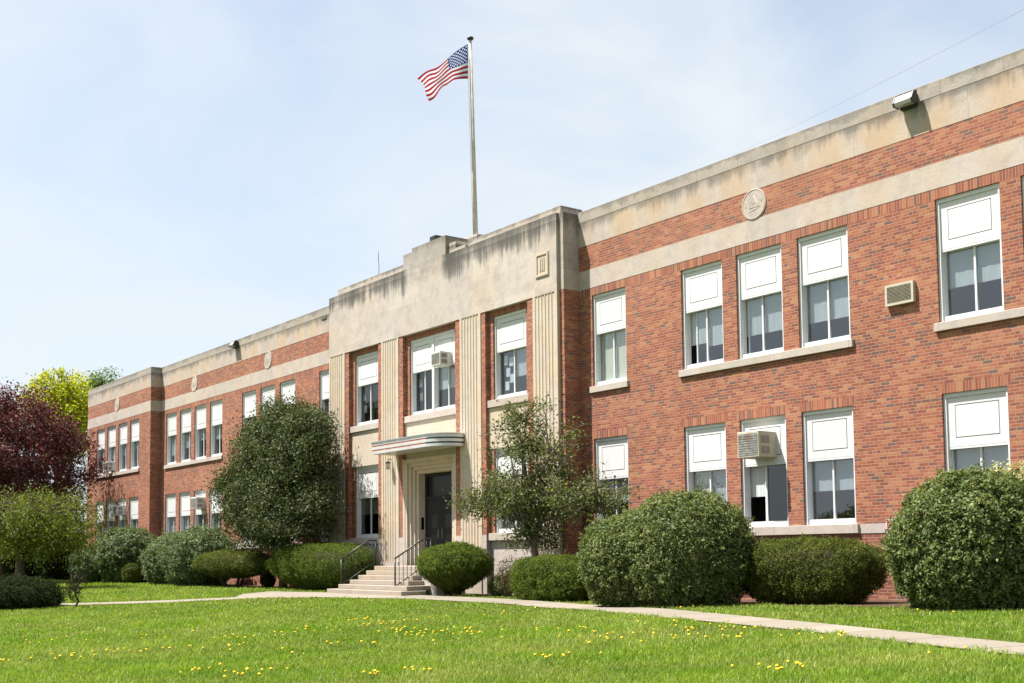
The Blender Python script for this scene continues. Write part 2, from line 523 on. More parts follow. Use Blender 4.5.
ACM = plain('beige_air_conditioner', (0.50, 0.46, 0.35), 0.55, vary=0.06, dirt=((0.30, 0.18, 0.10), 0.35))
ACW = plain('white_air_conditioner', (0.68, 0.68, 0.64), 0.55, vary=0.05)
ACG = plain('grey_condenser_fins', (0.25, 0.25, 0.23), 0.6, vary=0.25, scale=12, dirt=((0.16, 0.06, 0.03), 0.85))
RUST = plain('rusty_steel', (0.20, 0.085, 0.045), 0.8, vary=0.3)
def concrete_path():
    m, nt, b = new_mat('path_concrete')
    g = nt.nodes.new('ShaderNodeNewGeometry')
    sp = nt.nodes.new('ShaderNodeSeparateXYZ'); nt.links.new(g.outputs['Position'], sp.inputs[0])
    n1 = noise(nt, g.outputs['Position'], 1.3, 5, 0.65); n2 = noise(nt, g.outputs['Position'], 22, 4, 0.7); n3 = noise(nt, g.outputs['Position'], .5, 3, .5)
    u = math_node(nt, 'SUBTRACT', math_node(nt, 'MULTIPLY', sp.outputs['X'], 0.92), math_node(nt, 'MULTIPLY', sp.outputs['Y'], 0.40))
    fr = math_node(nt, 'FRACT', math_node(nt, 'DIVIDE', math_node(nt, 'ADD', u, 60.0), 1.52))
    slab = nt.nodes.new('ShaderNodeTexWhiteNoise'); slab.noise_dimensions = '1D'
    nt.links.new(math_node(nt, 'FLOOR', math_node(nt, 'DIVIDE', math_node(nt, 'ADD', u, 60.0), 1.52)), slab.inputs['W'])
    col = mixc(nt, n1, (0.235, 0.20, 0.155), (0.315, 0.275, 0.22))
    col = mixc(nt, 1.0, col, ramp(nt, slab.outputs['Value'], [(0, .86), (1, 1.08)]), 'MULTIPLY')
    col = mixc(nt, 1.0, col, ramp(nt, n2, [(.25, .82), (.75, 1.12)]), 'MULTIPLY')
    col = mixc(nt, ramp(nt, n3, [(.55, 0.0), (.7, .4)]), col, (0.17, 0.15, 0.115))
    col = mixc(nt, math_node(nt, 'LESS_THAN', fr, 0.018), col, (0.06, 0.055, 0.04))
    nt.links.new(col, b.inputs['Base Color']); b.inputs['Roughness'].default_value = .92; b.inputs['Specular IOR Level'].default_value = .2
    return m


PATHM = concrete_path()
CONC = plain('concrete', (0.285, 0.245, 0.195), 0.9, 0.2, vary=0.13, scale=3.5, dirt=((0.20, 0.175, 0.14), 0.45))
STEPM = stone_mat('step_concrete', (0.34, 0.295, 0.235), jw=2.4, warm=0.5)
BARK = plain('bark', (0.10, 0.078, 0.058), 0.95, 0.1, vary=0.3, scale=14)
TWIG = plain('twig_bark', (0.085, 0.066, 0.048), 0.95, 0.1, vary=0.3, scale=14)
POLE = plain('weathered_pole_paint', (0.55, 0.50, 0.40), 0.6, vary=0.15, dirt=((0.36, 0.22, 0.08), 0.8))
TWIGL = plain('pale_twig_bark', (0.17, 0.145, 0.115), 0.95, 0.1, vary=0.3, scale=14)
MULCH = plain('bark_mulch', (0.085, 0.052, 0.036), 0.95, 0.1, vary=0.5, scale=22)

# ------------------------------------------------------------------ ground
PATH = [(20.5, -11.2), (17.3, -9.75), (14.14, -8.3), (11.12, -7.1), (6.35, -5.2), (2.18, -4.15), (-2.22, -3.95), (-6.2, -4.75), (-7.9, -5.9),
        (-8.5, -8.6), (-10.0, -10.4), (-12.6, -13.2), (-15.0, -15.2), (-15.6, -14.6), (-13.4, -12.5), (-11.2, -10.0), (-9.9, -8.0), (-9.3, -6.1), (-11.3, -5.0), (-12.2, -3.6),
        (-9.2, -3.1), (-3.8, -2.6), (-1.94, -2.6), (0.05, -2.7), (3.6, -3.3), (5.11, -3.7), (8.02, -4.6), (10.62, -5.75), (13.91, -7.25), (16.34, -8.4), (17.74, -9.05), (21.2, -10.6)]


def in_poly(x, y, poly):
    x = np.asarray(x); y = np.asarray(y)
    ins = np.zeros(x.shape, bool)
    n = len(poly)
    for i in range(n):
        x0, y0 = poly[i]; x1, y1 = poly[(i + 1) % n]
        c = ((y0 > y) != (y1 > y)) & (x < (x1 - x0) * (y - y0) / (y1 - y0 + 1e-12) + x0)
        ins ^= c
    return ins


def ground_material():
    m, nt, b = new_mat('lawn_soil')
    g = nt.nodes.new('ShaderNodeNewGeometry')
    n1 = noise(nt, g.outputs['Position'], 0.35, 5, 0.6)
    n2 = noise(nt, g.outputs['Position'], 9.0, 5, 0.7)
    col = mixc(nt, n1, (0.085, 0.135, 0.02), (0.13, 0.17, 0.03))
    col = mixc(nt, ramp(nt, n2, [(0.35, 0.7), (0.62, 0.0)]), col, (0.06, 0.06, 0.022))
    nt.links.new(col, b.inputs['Base Color'])
    b.inputs['Roughness'].default_value = 1.0; b.inputs['Specular IOR Level'].default_value = 0.05
    return m


def build_ground():
    def axis(lo, hi, step, far):
        a = list(np.arange(lo, hi + 1e-6, step))
        s = step; L = lo; H = hi
        left = []; right = []
        while L > -far: s *= 1.5; L -= s; left.append(L)
        s = step
        while H < far: s *= 1.5; H += s; right.append(H)
        return np.array(left[::-1] + a + right)
    xs = axis(-50, 30, 1.0, 1500); ys = axis(-30, 6, 1.0, 1500)
    XX, YY = np.meshgrid(xs, ys)
    ZZ = zg(XX, YY)
    V = np.stack([XX, YY, ZZ], -1).reshape(-1, 3)
    nx = len(xs); F = []
    for j in range(len(ys) - 1):
        for i in range(nx - 1):
            k = j * nx + i; F.append((k, k + 1, k + nx + 1, k + nx))
    me = bpy.data.meshes.new('ground'); me.from_pydata(V.tolist(), [], F)
    me.materials.append(ground_material())
    tag(link_mesh('ground', me), kind='structure', label='green lawn ground around the school', cat='ground')


build_ground()


def sheet(name, poly, mat, dz, step=0.5, jitter=0.0):
    """flat surface that follows the ground dz above it: a clipped fine grid kept as quads inside the outline plus a fan edge"""
    import bmesh
    bm = bmesh.new()
    vs = [bm.verts.new((x, y, 0)) for x, y in poly]
    f = bm.faces.new(vs)
    if f.normal.z < 0: f.normal_flip()
    x0 = min(p[0] for p in poly); x1 = max(p[0] for p in poly)
    y0 = min(p[1] for p in poly); y1 = max(p[1] for p in poly)
    for x in np.arange(math.floor(x0) + 1, x1, 1.0):
        bmesh.ops.bisect_plane(bm, geom=bm.verts[:] + bm.edges[:] + bm.faces[:], plane_co=(x, 0, 0), plane_no=(1, 0, 0))
    for y in np.arange(math.floor(y0) + 1, y1, 1.0):
        bmesh.ops.bisect_plane(bm, geom=bm.verts[:] + bm.edges[:] + bm.faces[:], plane_co=(0, y, 0), plane_no=(0, 1, 0))
    bmesh.ops.triangulate(bm, faces=bm.faces[:])
    for v in bm.verts: v.co.z = float(zg(v.co.x, v.co.y)) + dz
    bm.normal_update()
    me = bpy.data.meshes.new(name); bm.to_mesh(me); bm.free()
    me.materials.append(mat)
    return link_mesh(name, me)


tag(sheet('path', PATH, PATHM, 0.022), 'pale concrete path curving past the front steps', 'path', kind='structure')
MB_POLY = [(-43.5, -2.1), (-20, -1.7), (-9.4, -1.9), (-9.0, -0.7), (-3.9, -0.7), (-3.6, -1.5), (0.5, -2.0), (4.5, -2.3), (9.0, -3.0), (14.0, -3.6), (19.5, -3.9), (19.5, 0.02), (0.02, 0.02), (0.02, -0.52), (-13.67, -0.52), (-13.67, 0.02), (-32.48, 0.02), (-32.48, -0.52), (-43.5, -0.52)]
tag(sheet('planting_bed', MB_POLY, MULCH, 0.012), 'brown mulch bed along the foot of the school walls', 'bed', kind='structure')

# ------------------------------------------------------------------ the school
LB, LT, UB, UT, BB, BT, FT, PT = 1.785, 4.334, 5.765, 8.305, 8.523, 9.048, 9.74, 10.746
CP = 10.42
school = thing('school_building', (-6.8, 0, 0), 'long two storey red brick school with limestone bands and a stone entrance pavilion', 'school')

RIGHT_W = [(0.548, 1.911)] + [(3.985 + 1.847 * i, 5.383 + 1.847 * i) for i in range(3)] + [(11.23 + 1.847 * i, 12.64 + 1.847 * i) for i in range(4)]
PAVW = 13.65
LEFT_W = [(-PAVW - b, -PAVW - a) for a, b in RIGHT_W]
END_W = [(-40.97 + 1.82 * i, -39.57 + 1.82 * i) for i in range(4)]
WX1 = 18.85
EX0, EX1, EY = -42.6, -32.5, -0.55


def facade(mb, x0, x1, y, wins, z0=-0.3, z1=10.1, reveal=0.26, soldier_full=True):
    xs = {x0, x1}; zs = {z0, z1, UT, BB, LT, LT + 0.206, LB, UB, 4.2}
    for a, b in wins: xs |= {a, b, a - 0.07, b + 0.07}
    xs = sorted(t for t in xs if x0 <= t <= x1); zs = sorted(zs)
    for i in range(len(xs) - 1):
        for j in range(len(zs) - 1):
            cx = (xs[i] + xs[i + 1]) / 2; cz = (zs[j] + zs[j + 1]) / 2
            hole = any(a < cx < b for a, b in wins) and (LB < cz < LT or UB < cz < UT)
            if hole: continue
            m = BRICK
            if UT < cz < BB: m = SOLDIER
            if LT < cz < LT + 0.206 and any(a - 0.07 < cx < b + 0.07 for a, b in wins): m = SOLDIER
            mb.poly([(xs[i], y, zs[j]), (xs[i + 1], y, zs[j]), (xs[i + 1], y, zs[j + 1]), (xs[i], y, zs[j + 1])], m)
    for a, b in wins:
        for lo, hi in ((LB, LT), (UB, UT)):
            mb.poly([(a, y, lo), (a, y, hi), (a, y + reveal, hi), (a, y + reveal, lo)], BRICK)
            mb.poly([(b, y, lo), (b, y + reveal, lo), (b, y + reveal, hi), (b, y, hi)], BRICK)
            mb.poly([(a, y, hi), (b, y, hi), (b, y + reveal, hi), (a, y + reveal, hi)], SOLDIER)
            mb.poly([(a, y, lo), (a, y + reveal, lo), (b, y + reveal, lo), (b, y, lo)], SILLST)


# right wing
mb = MB(); facade(mb, 0.0, WX1, 0.0, RIGHT_W); mb.box(WX1, WX1 + 0.3, 0, 12, -0.3, 10.1, BRICK); mb.build('brick_wall', school)
# left wing
mb = MB(); facade(mb, EX1, -PAVW, 0.0, LEFT_W); mb.build('brick_wall', school)
# end pavilion with its returns
mb = MB(); facade(mb, EX0, EX1, EY, END_W)
mb.poly([(EX1, EY, -0.3), (EX1, 0, -0.3), (EX1, 0, 10.1), (EX1, EY, 10.1)], BRICK)
mb.poly([(EX0, 12, -0.3), (EX0, EY, -0.3), (EX0, EY, 10.1), (EX0, 12, 10.1)], BRICK)
mb.build('brick_wall', school)


def stone_run(x0, x1, y, x0r=False, x1r=False, back=0.35):
    """belt, parapet and coping of one straight wall; *r: the end returns to the plane y=0"""
    e = 0.006
    m = MB(); m.box(x0 - (e if x0r else 0), x1 + (e if x1r else 0), y - e, y + back, BB, BT, BELT); m.build('stone_belt', school)
    m = MB(); m.box(x0 - (e if x0r else 0), x1 + (e if x1r else 0), y - e, y + back, FT, CP, PARA); m.build('parapet', school)
    g = 0.009
    m = MB(); m.bbox(x0 - (g if x0r else 0), x1 + (g if x1r else 0), y - g, y + back + 0.05, CP, PT, COPE, 0.012); m.build('coping', school)


stone_run(0.004, WX1, 0.0)
stone_run(EX1 + 0.016, -PAVW - 0.004, 0.0)
stone_run(EX0, EX1, EY, True, True, back=0.56)

# frieze wall is part of the brick walls above (z up to 10.1); lower stone course and sills
def lower_course(segs, y):
    m = MB()
    for a, b in segs: m.box(a, b, y - 0.012, y + 0.1, 1.58, LB - 0.004, SILLST)
    m.build('stone_course', school)


def sill(x0, x1, zt, y, proud=0.065, h=0.17, yback=0.2, zlow=None):
    m = MB(); m.bbox(x0, x1, y - proud, y + yback, zt - h if zlow is None else zlow, zt + 0.004, SILLST, 0.008)
    return m.build('window_sill', school)


lower_course([(0.004, WX1)], 0.0); lower_course([(EX1 + 0.004, -PAVW - 0.004)], 0.0); lower_course([(EX0, EX1)], EY)
for W_, y in ((RIGHT_W, 0.0), (LEFT_W, 0.0), (END_W, EY)):
    W_ = sorted(W_)
    groups = []
    for a, b in W_:
        if groups and a - groups[-1][1] < 0.7: groups[-1][1] = b
        else: groups.append([a, b])
    for a, b in groups:
        sill(a - 0.085, b + 0.085, UB, y); sill(a - 0.085, b + 0.085, LB, y, h=0.20)


def window(x0, x1, z0, z1, y, name='window', panel_h=1.08, blind=None, split=0.5, open_l=None, depth=0.05, dark=False, bare=False, panel_clip=None, label=None):
    """one sash window: frame mesh, with panel, panes, mullion and blind as sub-parts"""
    zt = z1 - panel_h                      # transom height
    fw = 0.062
    m = MB()
    yb = y + depth; yk = y + depth + 0.20
    m.box(x0 + .003, x0 + fw, yb, yk, z0 + .004, z1 - .003, WHITE)
    m.box(x1 - fw, x1 - .003, yb, yk, z0 + .004, z1 - .003, WHITE)
    m.box(x0 + fw, x1 - fw, yb, yk, z1 - 0.085, z1 - .003, WHITE)
    m.box(x0 + fw, x1 - fw, yb + 0.03, yk, z0 + .004, z0 + 0.13, WHITE)
    m.box(x0 + fw, x1 - fw, yb + 0.035, yk, zt - 0.012, zt + 0.03, WHITE)
    f = m.build(name, school)
    if label: f['label'] = label
    a, b = x0 + fw + .001, x1 - fw - .001
    yp = yb + 0.032
    zp0, zp1 = zt + 0.031, z1 - 0.086
    # panel with a caulked rectangular groove, its backing darkened to deepen the groove's shade
    m = MB()
    gx, gz = 0.165, 0.155
    g = 0.018
    ia, ib, ja, jb = a + gx, b - gx, zp0 + gz + 0.02, zp1 - gz
    for (p, q, r, s) in ((a, ia, zp0, zp1), (ib, b, zp0, zp1), (ia, ib, zp0, ja), (ia, ib, jb, zp1)):
        m.box(p, q, yp, yp + 0.03, r, s, PANELM)
    m.box(ia + g, ib - g, yp - 0.002, yp + 0.03, ja + g, jb - g, PANELM)
    m.box(a, b, yp + 0.031, yp + 0.05, zp0, zp1, CAULK)
    m.build('panel', f)
    xm = a + (b - a) * split
    yg = yb + 0.15
    m = MB(); m.box(xm - 0.021, xm + 0.021, yg - 0.03, yg + 0.03, z0 + 0.131, zt - 0.013, WHITE)
    m.build('mullion', f)
    for p in (a, b - 0.03):
        m = MB(); m.box(p, p + 0.03, yg - 0.02, yg + 0.03, z0 + 0.131, zt - 0.013, WHITE); m.build('sash_stile', f)
    if open_l:
        m = MB(); m.box(a + open_l - 0.02, a + open_l + 0.02, yg + 0.031, yg + 0.05, z0 + 0.131, zt - 0.013, WHITE); m.build('sash_stile', f)
    gm = GLASS_DK if dark else GLASS
    spans = [(a + 0.031, xm - 0.022), (xm + 0.022, b - 0.031)]
    if open_l: spans = [(a + open_l + 0.021, xm - 0.022), spans[1]]
    for p, q in spans:
        if q - p < 0.05: continue
        m = MB(); m.box(p, q, yg, yg + 0.006, z0 + 0.132, zt - 0.014, gm); m.build('pane', f)
    if blind:
        for (fr0, fr1, drop, mat) in blind:
            m = MB()
            p = a + (b - a) * fr0; q = a + (b - a) * fr1
            zb = zt - (zt - z0 - 0.13) * drop
            n = 14
            for k in range(n):     # soft vertical folds
                u0 = p + (q - p) * k / n; u1 = p + (q - p) * (k + 1) / n
                o0 = 0.004 * math.sin(k * 2.3); o1 = 0.004 * math.sin((k + 1) * 2.3)
                yy = yg + 0.06
                m.poly([(u0, yy + o0, zb), (u1, yy + o1, zb), (u1, yy + o1, zt - 0.01), (u0, yy + o0, zt - 0.01)], mat)
            m.build('blind', f)
    return f


rw = random.Random(3)
# right wing, upper then lower storey: Z A B C D E F G
up = [dict(blind=[(0, 1, 1.0, CREAM)]), dict(blind=[(0, .45, .62, BLIND), (.45, 1, .70, BLIND)], open_l=0.24, split=.5),
      dict(blind=[(0, .45, .66, BLIND), (.45, 1, .66, BLIND)], open_l=0.10, split=.46), dict(blind=[(0, 1, .66, BLIND)]),
      dict(blind=[(0, 1, .56, BLIND)], split=.52), dict(blind=[(0, 1, .6, BLIND)]), dict(blind=[(0, 1, .6, BLIND)]), dict(blind=[(0, 1, .6, BLIND)])]
lo = [dict(blind=[(0, 1, .5, BLIND)]), dict(blind=[(0, .5, 1.0, CREAM), (.5, 1, .7, BLIND)]), dict(blind=[(0, .42, .55, BLIND)], split=.45, open_l=0.5, dark=True),
      dict(blind=[(0, 1, .52, BLIND)], dark=False), dict(blind=[(0, 1, .9, BLIND)]), dict(blind=[(0, 1, .8, BLIND)]), dict(blind=[(0, 1, .7, BLIND)]), dict(blind=[(0, 1, .5, BLIND)])]
for (a, b), u_, l_ in zip(RIGHT_W, up, lo):
    window(a, b, UB, UT, 0.0, **u_); window(a, b, LB, LT, 0.0, panel_h=1.11, **l_)
for k, (a, b) in enumerate(LEFT_W):
    window(a, b, UB, UT, 0.0, blind=[(0, rw.choice((.5, 1)), rw.uniform(.3, .75), BLIND)], dark=rw.random() < .3, split=rw.choice((.45, .5, .55)))
    window(a, b, LB, LT, 0.0, panel_h=1.11, blind=[(rw.choice((0, .5)), 1, rw.uniform(.3, .8), rw.choice((BLIND, CREAM)))], dark=rw.random() < .5)
for k, (a, b) in enumerate(END_W):
    window(a, b, UB, UT, EY, blind=[(0, 1, rw.uniform(.3, .7), BLIND)]); window(a, b, LB, LT, EY, panel_h=1.11, blind=[(0, 1, rw.uniform(.2, .6), BLIND)], dark=rw.random() < .5)

# ---- entrance pavilion
PL, PR = -13.54, -0.18          # limestone front
S = -0.65                       # front plane of the limestone
SI = -0.50                      # inner brick plane
CX = -6.82


def mx_(x): return 2 * CX - x


OUT = [(-12.08, -10.0), (-8.39, -5.25), (-3.65, -1.56)]
WIN = [(-11.85, -10.23), (-8.16, -5.48), (-3.42, -1.79)]
BZ = 1.80                       # brick strips stop here on a stone base
m = MB()                        # brick behind: inner strips, lintels, corners
for (oa, ob), (wa, wb), mid in zip(OUT, WIN, (0, 1, 0)):
    zlo = BZ if not mid else 4.98
    for p, q in ((oa, wa), (wb, ob)):
        m.box(p, q, SI, SI + 0.3, zlo, 8.5, BRICK)
    m.box(wa, wb, SI, SI + 0.3, 8.325, 8.5, SOLDIER)
for x0, x1 in ((-0.18, 0.0), (-PAVW, PL)):
    m.box(x0, x1, -0.55, 0.0, -0.3, BB, BRICK)
for x0, x1 in ((-12.36, -12.08), (-10.0, -9.77), (-8.65, -8.39), (-5.25, -4.99), (-3.87, -3.65), (-1.56, -1.29)):
    m.box(x0, x1, S + 0.02, SI + 0.3, BZ, 8.5, BRICK)
m.build('brick_pier', school)
m = MB()
for x0, x1 in ((-0.18, 0.006), (-PAVW - 0.006, PL)):
    m = MB(); m.box(x0, x1, -0.556, -0.002, BB, 10.70, CORNERST); m.build('corner_stone', school)


def pilaster(x0, x1, z0, z1, edge=0.10, flutes=6):
    prof = [(x0, SI + 0.3), (x0, S), (x0 + edge, S)]
    w = (x1 - x0 - 2 * edge) / flutes
    for i in range(flutes):
        p = x0 + edge + i * w
        prof += [(p + 0.012, S)]
        for k in range(7):
            t = math.pi * k / 6
            r = (w - 0.024) / 2
            prof.append((p + w / 2 - r * math.cos(t), S + 0.022 * math.sin(t) + 0.001))
        prof += [(p + w - 0.012, S)]
    prof += [(x1 - edge, S), (x1, S), (x1, SI + 0.3)]
    mb = MB(); mb.prism(prof[::-1], z0, z1, PILST)
    return mb.build('pilaster', school)


for x0, x1 in ((-13.54, -12.36), (-9.77, -8.65), (-4.99, -3.87), (-1.29, -0.18)):
    pilaster(x0, x1, 1.0, 8.5)
    m = MB(); m.box(x0 - 0.0, x1 + 0.0, S - 0.03, SI + 0.3, -0.3, 1.0, BASEST); m.build('pilaster_base', school)
# stone base blocks under the brick strips and below the lower windows
for x0, x1 in ((-12.36, -12.08), (-10.0, -9.77), (-8.65, -8.39), (-5.25, -4.99), (-3.87, -3.65), (-1.56, -1.29)):
    m = MB(); m.box(x0 + .001, x1 - .001, S + 0.005, SI + 0.3, -0.3, BZ - 0.002, BASEST); m.build('pier_base', school)
for oa, ob in (OUT[0], OUT[2]):
    m = MB(); m.box(oa, ob, SI + 0.02, SI + 0.3, -0.3, 1.62, BASEST); m.build('stone_base', school)
# spandrels
for (oa, ob), zl in zip(OUT, (LT + .02, 4.36, LT + .02)):
    m = MB(); m.box(oa + 0.001, ob - 0.001, SI - 0.03, SI + 0.31, zl, 5.58, PILST); m.build('spandrel', school)
for (oa, ob), (wa, wb), mid in zip(OUT, WIN, (0, 1, 0)):
    mm = MB(); mm.bbox(oa + 0.002, ob - 0.002, SI - 0.09, SI + 0.30, 5.585, 5.80, SILLST, 0.008); mm.build('window_sill', school)
    if not mid:
        mm = MB(); mm.bbox(oa + 0.002, ob - 0.002, SI - 0.09, SI + 0.30, 1.625, 1.84, SILLST, 0.008); mm.build('window_sill', school)
blp = [(0.5, 1, .0, BLIND)]
window(WIN[0][0], WIN[0][1], 5.80, 8.325, SI, dark=True)
window(WIN[0][0], WIN[0][1], 1.84, LT + 0.02, SI, panel_h=1.11, blind=[(0, 1, .45, CREAM)], dark=True)
window(WIN[1][0], CX, 5.80, 8.325, SI, dark=True, split=.5)
window(CX, WIN[1][1], 5.80, 8.325, SI, dark=False, split=.55, blind=[(0, 1, .55, BLIND)])
window(WIN[2][0], WIN[2][1], 5.80, 8.325, SI, blind=[(.5, 1, .62, BLIND)], split=.5)
window(WIN[2][0], WIN[2][1], 1.84, LT + 0.02, SI, panel_h=1.11, blind=[(0, 1, .4, CREAM)])

# entablature: one limestone face whose top edge steps up to the raised centre
m = MB()
m.prism([(PL, 8.502), (PR, 8.502), (PR, 10.70), (-5.75, 10.70), (-5.75, 11.33), (-7.76, 11.33), (-7.76, 11.21), (-8.30, 11.21), (-8.30, 10.70), (PL, 10.70)], S, 0.2, PAVST, axis='y')
m.build('entablature', school)
for a_, b_, d_ in ((-12.97, -8.301, .06), (-4.719, PR + 0.03, .15)):
    m = MB(); m.bbox(a_, b_, S + d_, 0.3, 10.702, 10.935, PAVTOP, 0.012); m.build('parapet_cap', school)
for x0_, x1_, y0_, z0_, z1_ in ((-5.749, -5.30, S + 0.10, 10.702, 11.06), (-5.299, -4.72, S + 0.06, 10.702, 10.82)):
    m = MB(); m.bbox(x0_, x1_, y0_, 0.3, z0_, z1_, PAVTOP, 0.015); m.build('gable_block', school)
m = MB(); m.bbox(-6.35, -5.35, 0.301, 1.2, 10.3, 11.45, PAVTOP, 0.015); m.build('gable_block', school)
# carved plaque near the right end of the entablature
for x0 in (-1.12,):
    m = MB()
    m.box(x0, x0 + .62, S - 0.012, S + 0.01, 9.0, 9.72, PILST)
    for p, q, r, s in ((x0 + .03, x0 + .59, 9.03, 9.09), (x0 + .03, x0 + .59, 9.63, 9.69), (x0 + .03, x0 + .09, 9.091, 9.629), (x0 + .53, x0 + .59, 9.091, 9.629)):
        m.box(p, q, S - 0.035, S - 0.013, r, s, PILST)
    for k in range(3):
        m.box(x0 + .19 + .085 * k, x0 + .24 + .085 * k, S - 0.03, S - 0.013, 9.18, 9.55, PILST)
    m.build('carved_plaque', school)

# door surround (stepped portal), door and canopy
m = MB()
ha, hb, zt0 = -8.389, -5.251, 4.355
for i in range(4):
    xa0, xb0 = -8.27 + .12 * i, -5.37 - .12 * i
    xa1, xb1 = xa0 + .12, xb0 - .12
    z_0 = 4.355 - .12 * i; z_1 = z_0 - .12
    yf = S + 0.02 + .075 * i; yk = -0.10
    m.box(xa0, xa1, yf, yk, 0.6, z_1, PILST); m.box(xb1, xb0, yf, yk, 0.6, z_1, PILST); m.box(xa0, xb0, yf, yk, z_1, z_0 - .0005, PILST)
m.box(ha, -8.271, S + 0.005, -0.1, 0.6, 4.355, PILST); m.box(-5.369, hb, S + 0.005, -0.1, 0.6, 4.355, PILST)
m.build('door_surround', school)
m = MB()
m.box(-7.79, -7.70, -0.16, -0.06, 0.88, 3.874, DOORM); m.box(-5.94, -5.85, -0.16, -0.06, 0.88, 3.874, DOORM)
m.box(-7.699, -5.941, -0.16, -0.06, 3.76, 3.874, DOORM); m.box(-7.699, -5.941, -0.16, -0.06, 3.02, 3.13, DOORM)
m.box(-7.699, -5.941, -0.11, -0.10, 3.131, 3.759, DOORG)
dr = m.build('door_frame', school)
for x0, x1, hx in ((-7.695, -6.83, -6.93), (-6.81, -5.945, -6.71)):
    m = MB(); m.bbox(x0, x1, -0.14, -0.08, 0.885, 3.015, DOORM, 0.006)
    d = m.build('door_leaf', school)
    for zz in (2.1, 1.45):
        m = MB(); m.box(x0 + .22, x1 - .22, -0.148, -0.141, zz, zz + .42, DOORG); m.build('door_window', d)
    m = MB(); m.tube([(hx, -0.15, 1.75), (hx, -0.21, 1.75), (hx, -0.21, 2.05), (hx, -0.15, 2.05)], 0.012, ACG, 6); m.build('handle', d)
# keypad on the right jamb reveal of the portal's left side
m = MB(); m.box(-7.86, -7.79, -0.31, -0.20, 2.05, 2.45, ACG); m.build('call_box', school)
CXL, CXR, CY = -8.87, -4.78, -1.55


def canopy_outline(inset=0.0):
    r = 0.80
    pts = [(CXL + inset, S), (CXL + inset, CY + inset)]
    for k in range(13):
        t = -math.pi / 2 + (math.pi / 2) * k / 12
        pts.append((CXR - r + (r - inset) * math.cos(t), CY + r + (r - inset) * math.sin(t)))
    pts += [(CXR - inset, S)]
    return pts


m = MB()
zb = 4.54
bands = [(0, .085, 0.0, ALUW), (.085, .135, .012, None), (.135, .225, 0.0, ALUW), (.225, .275, .012, None), (.275, .37, 0.0, ALUW), (.37, .40, -.03, ALU)]
for a0, a1, ins, mat in bands:
    o = canopy_outline(ins)
    n = len(o)
    for i in range(n - 1):
        (xa, ya), (xb, yb_) = o[i], o[i + 1]
        mm_ = mat or (STRIPE if i < 2 else STRIPED)
        m.poly([(xa, ya, zb + a0), (xb, yb_, zb + a0), (xb, yb_, zb + a1), (xa, ya, zb + a1)], mm_, smooth=(i >= 2 and i < n - 2))
    m.poly([(x, y, zb + a1) for x, y in o], ALUW)
    m.poly([(x, y, zb + a0) for x, y in o[::-1]], ALUW)
can = m.build('canopy', school)

# interior, roof
m = MB()
m.box(EX0 + .3, WX1, 5.5, 5.7, -0.3, 10.05, ROOM)
for z in (0.55, 4.75):
    m.box(EX0 + .3, WX1, 0.45, 5.49, z, z + 0.12, ROOM)
m.box(EX0 + .3, WX1, 0.45, 5.49, 9.0, 9.12, ROOM)
for x in (-33, -23.7, -14.2, -9.2, -4.4, 0.25, 3.0, 10.2, 18.4):
    m.box(x, x + .12, 0.46, 5.48, 0.68, 4.74, ROOM); m.box(x, x + .12, 0.46, 5.48, 4.88, 8.99, ROOM)
m.build('interior_wall', school)
m = MB()
m.box(EX0 + .36, WX1, 0.42, 12, 9.95, 10.10, ROOF)
m.box(-13.2, -0.5, 0.31, 8, 10.12, 10.3, ROOF)
m.box(EX0 + .3, WX1, 11.9, 12.1, -0.3, 9.94, BRICK)
m.build('roof', school)

# medallions
def medallion(cx, y, cz=9.40, r=0.375):
    m = MB()
    n = 32
    c = [(cx + r * math.cos(2 * math.pi * k / n), cz + r * math.sin(2 * math.pi * k / n)) for k in range(n)]
    m.prism(c[::-1], y - 0.018, y + 0.03, BELT, axis='y')
    ring = []
    for k in range(n + 1):
        t = 2 * math.pi * k / n
        ring.append((cx + (r - .03) * math.cos(t), y - 0.012, cz + (r - .03) * math.sin(t)))
    m.tube(ring, 0.016, BELT, 6, cap=False)
    yy = y - .011
    tri = [(cx, yy, cz + .20), (cx - .15, yy, cz - .08), (cx + .17, yy, cz - .08), (cx, yy, cz + .20)]
    m.tube(tri, 0.014, BELT, 6)
    m.tube([(cx - .22, yy, cz - .17), (cx, yy, cz - .14), (cx + .22, yy, cz - .10)], [0.010, 0.016, 0.010], BELT, 6)
    m.tube([(cx - .05, yy, cz - .02), (cx + .02, yy, cz + .05), (cx + .06, yy, cz + .0)], [0.010, 0.018, 0.010], BELT, 6)
    m.tube([(cx - .25, yy, cz - .05), (cx - .22, yy, cz + .12)], [0.013, 0.008], BELT, 6)
    m.tube([(cx + .25, yy, cz + .0), (cx + .21, yy, cz + .15)], [0.013, 0.008], BELT, 6)
    return m.build('medallion', school)


for cx, y in ((6.46, 0.0), (14.7, 0.0), (-20.15, 0.0), (-28.2, 0.0), (-37.6, EY)):
    medallion(cx, y)
# scupper in the left wing parapet, expansion joint/downpipe slit at the pavilion corner
m = MB(); m.box(-15.35, -14.95, -0.03, 0.02, 10.28, 10.40, CAULK); m.build('scupper', school)

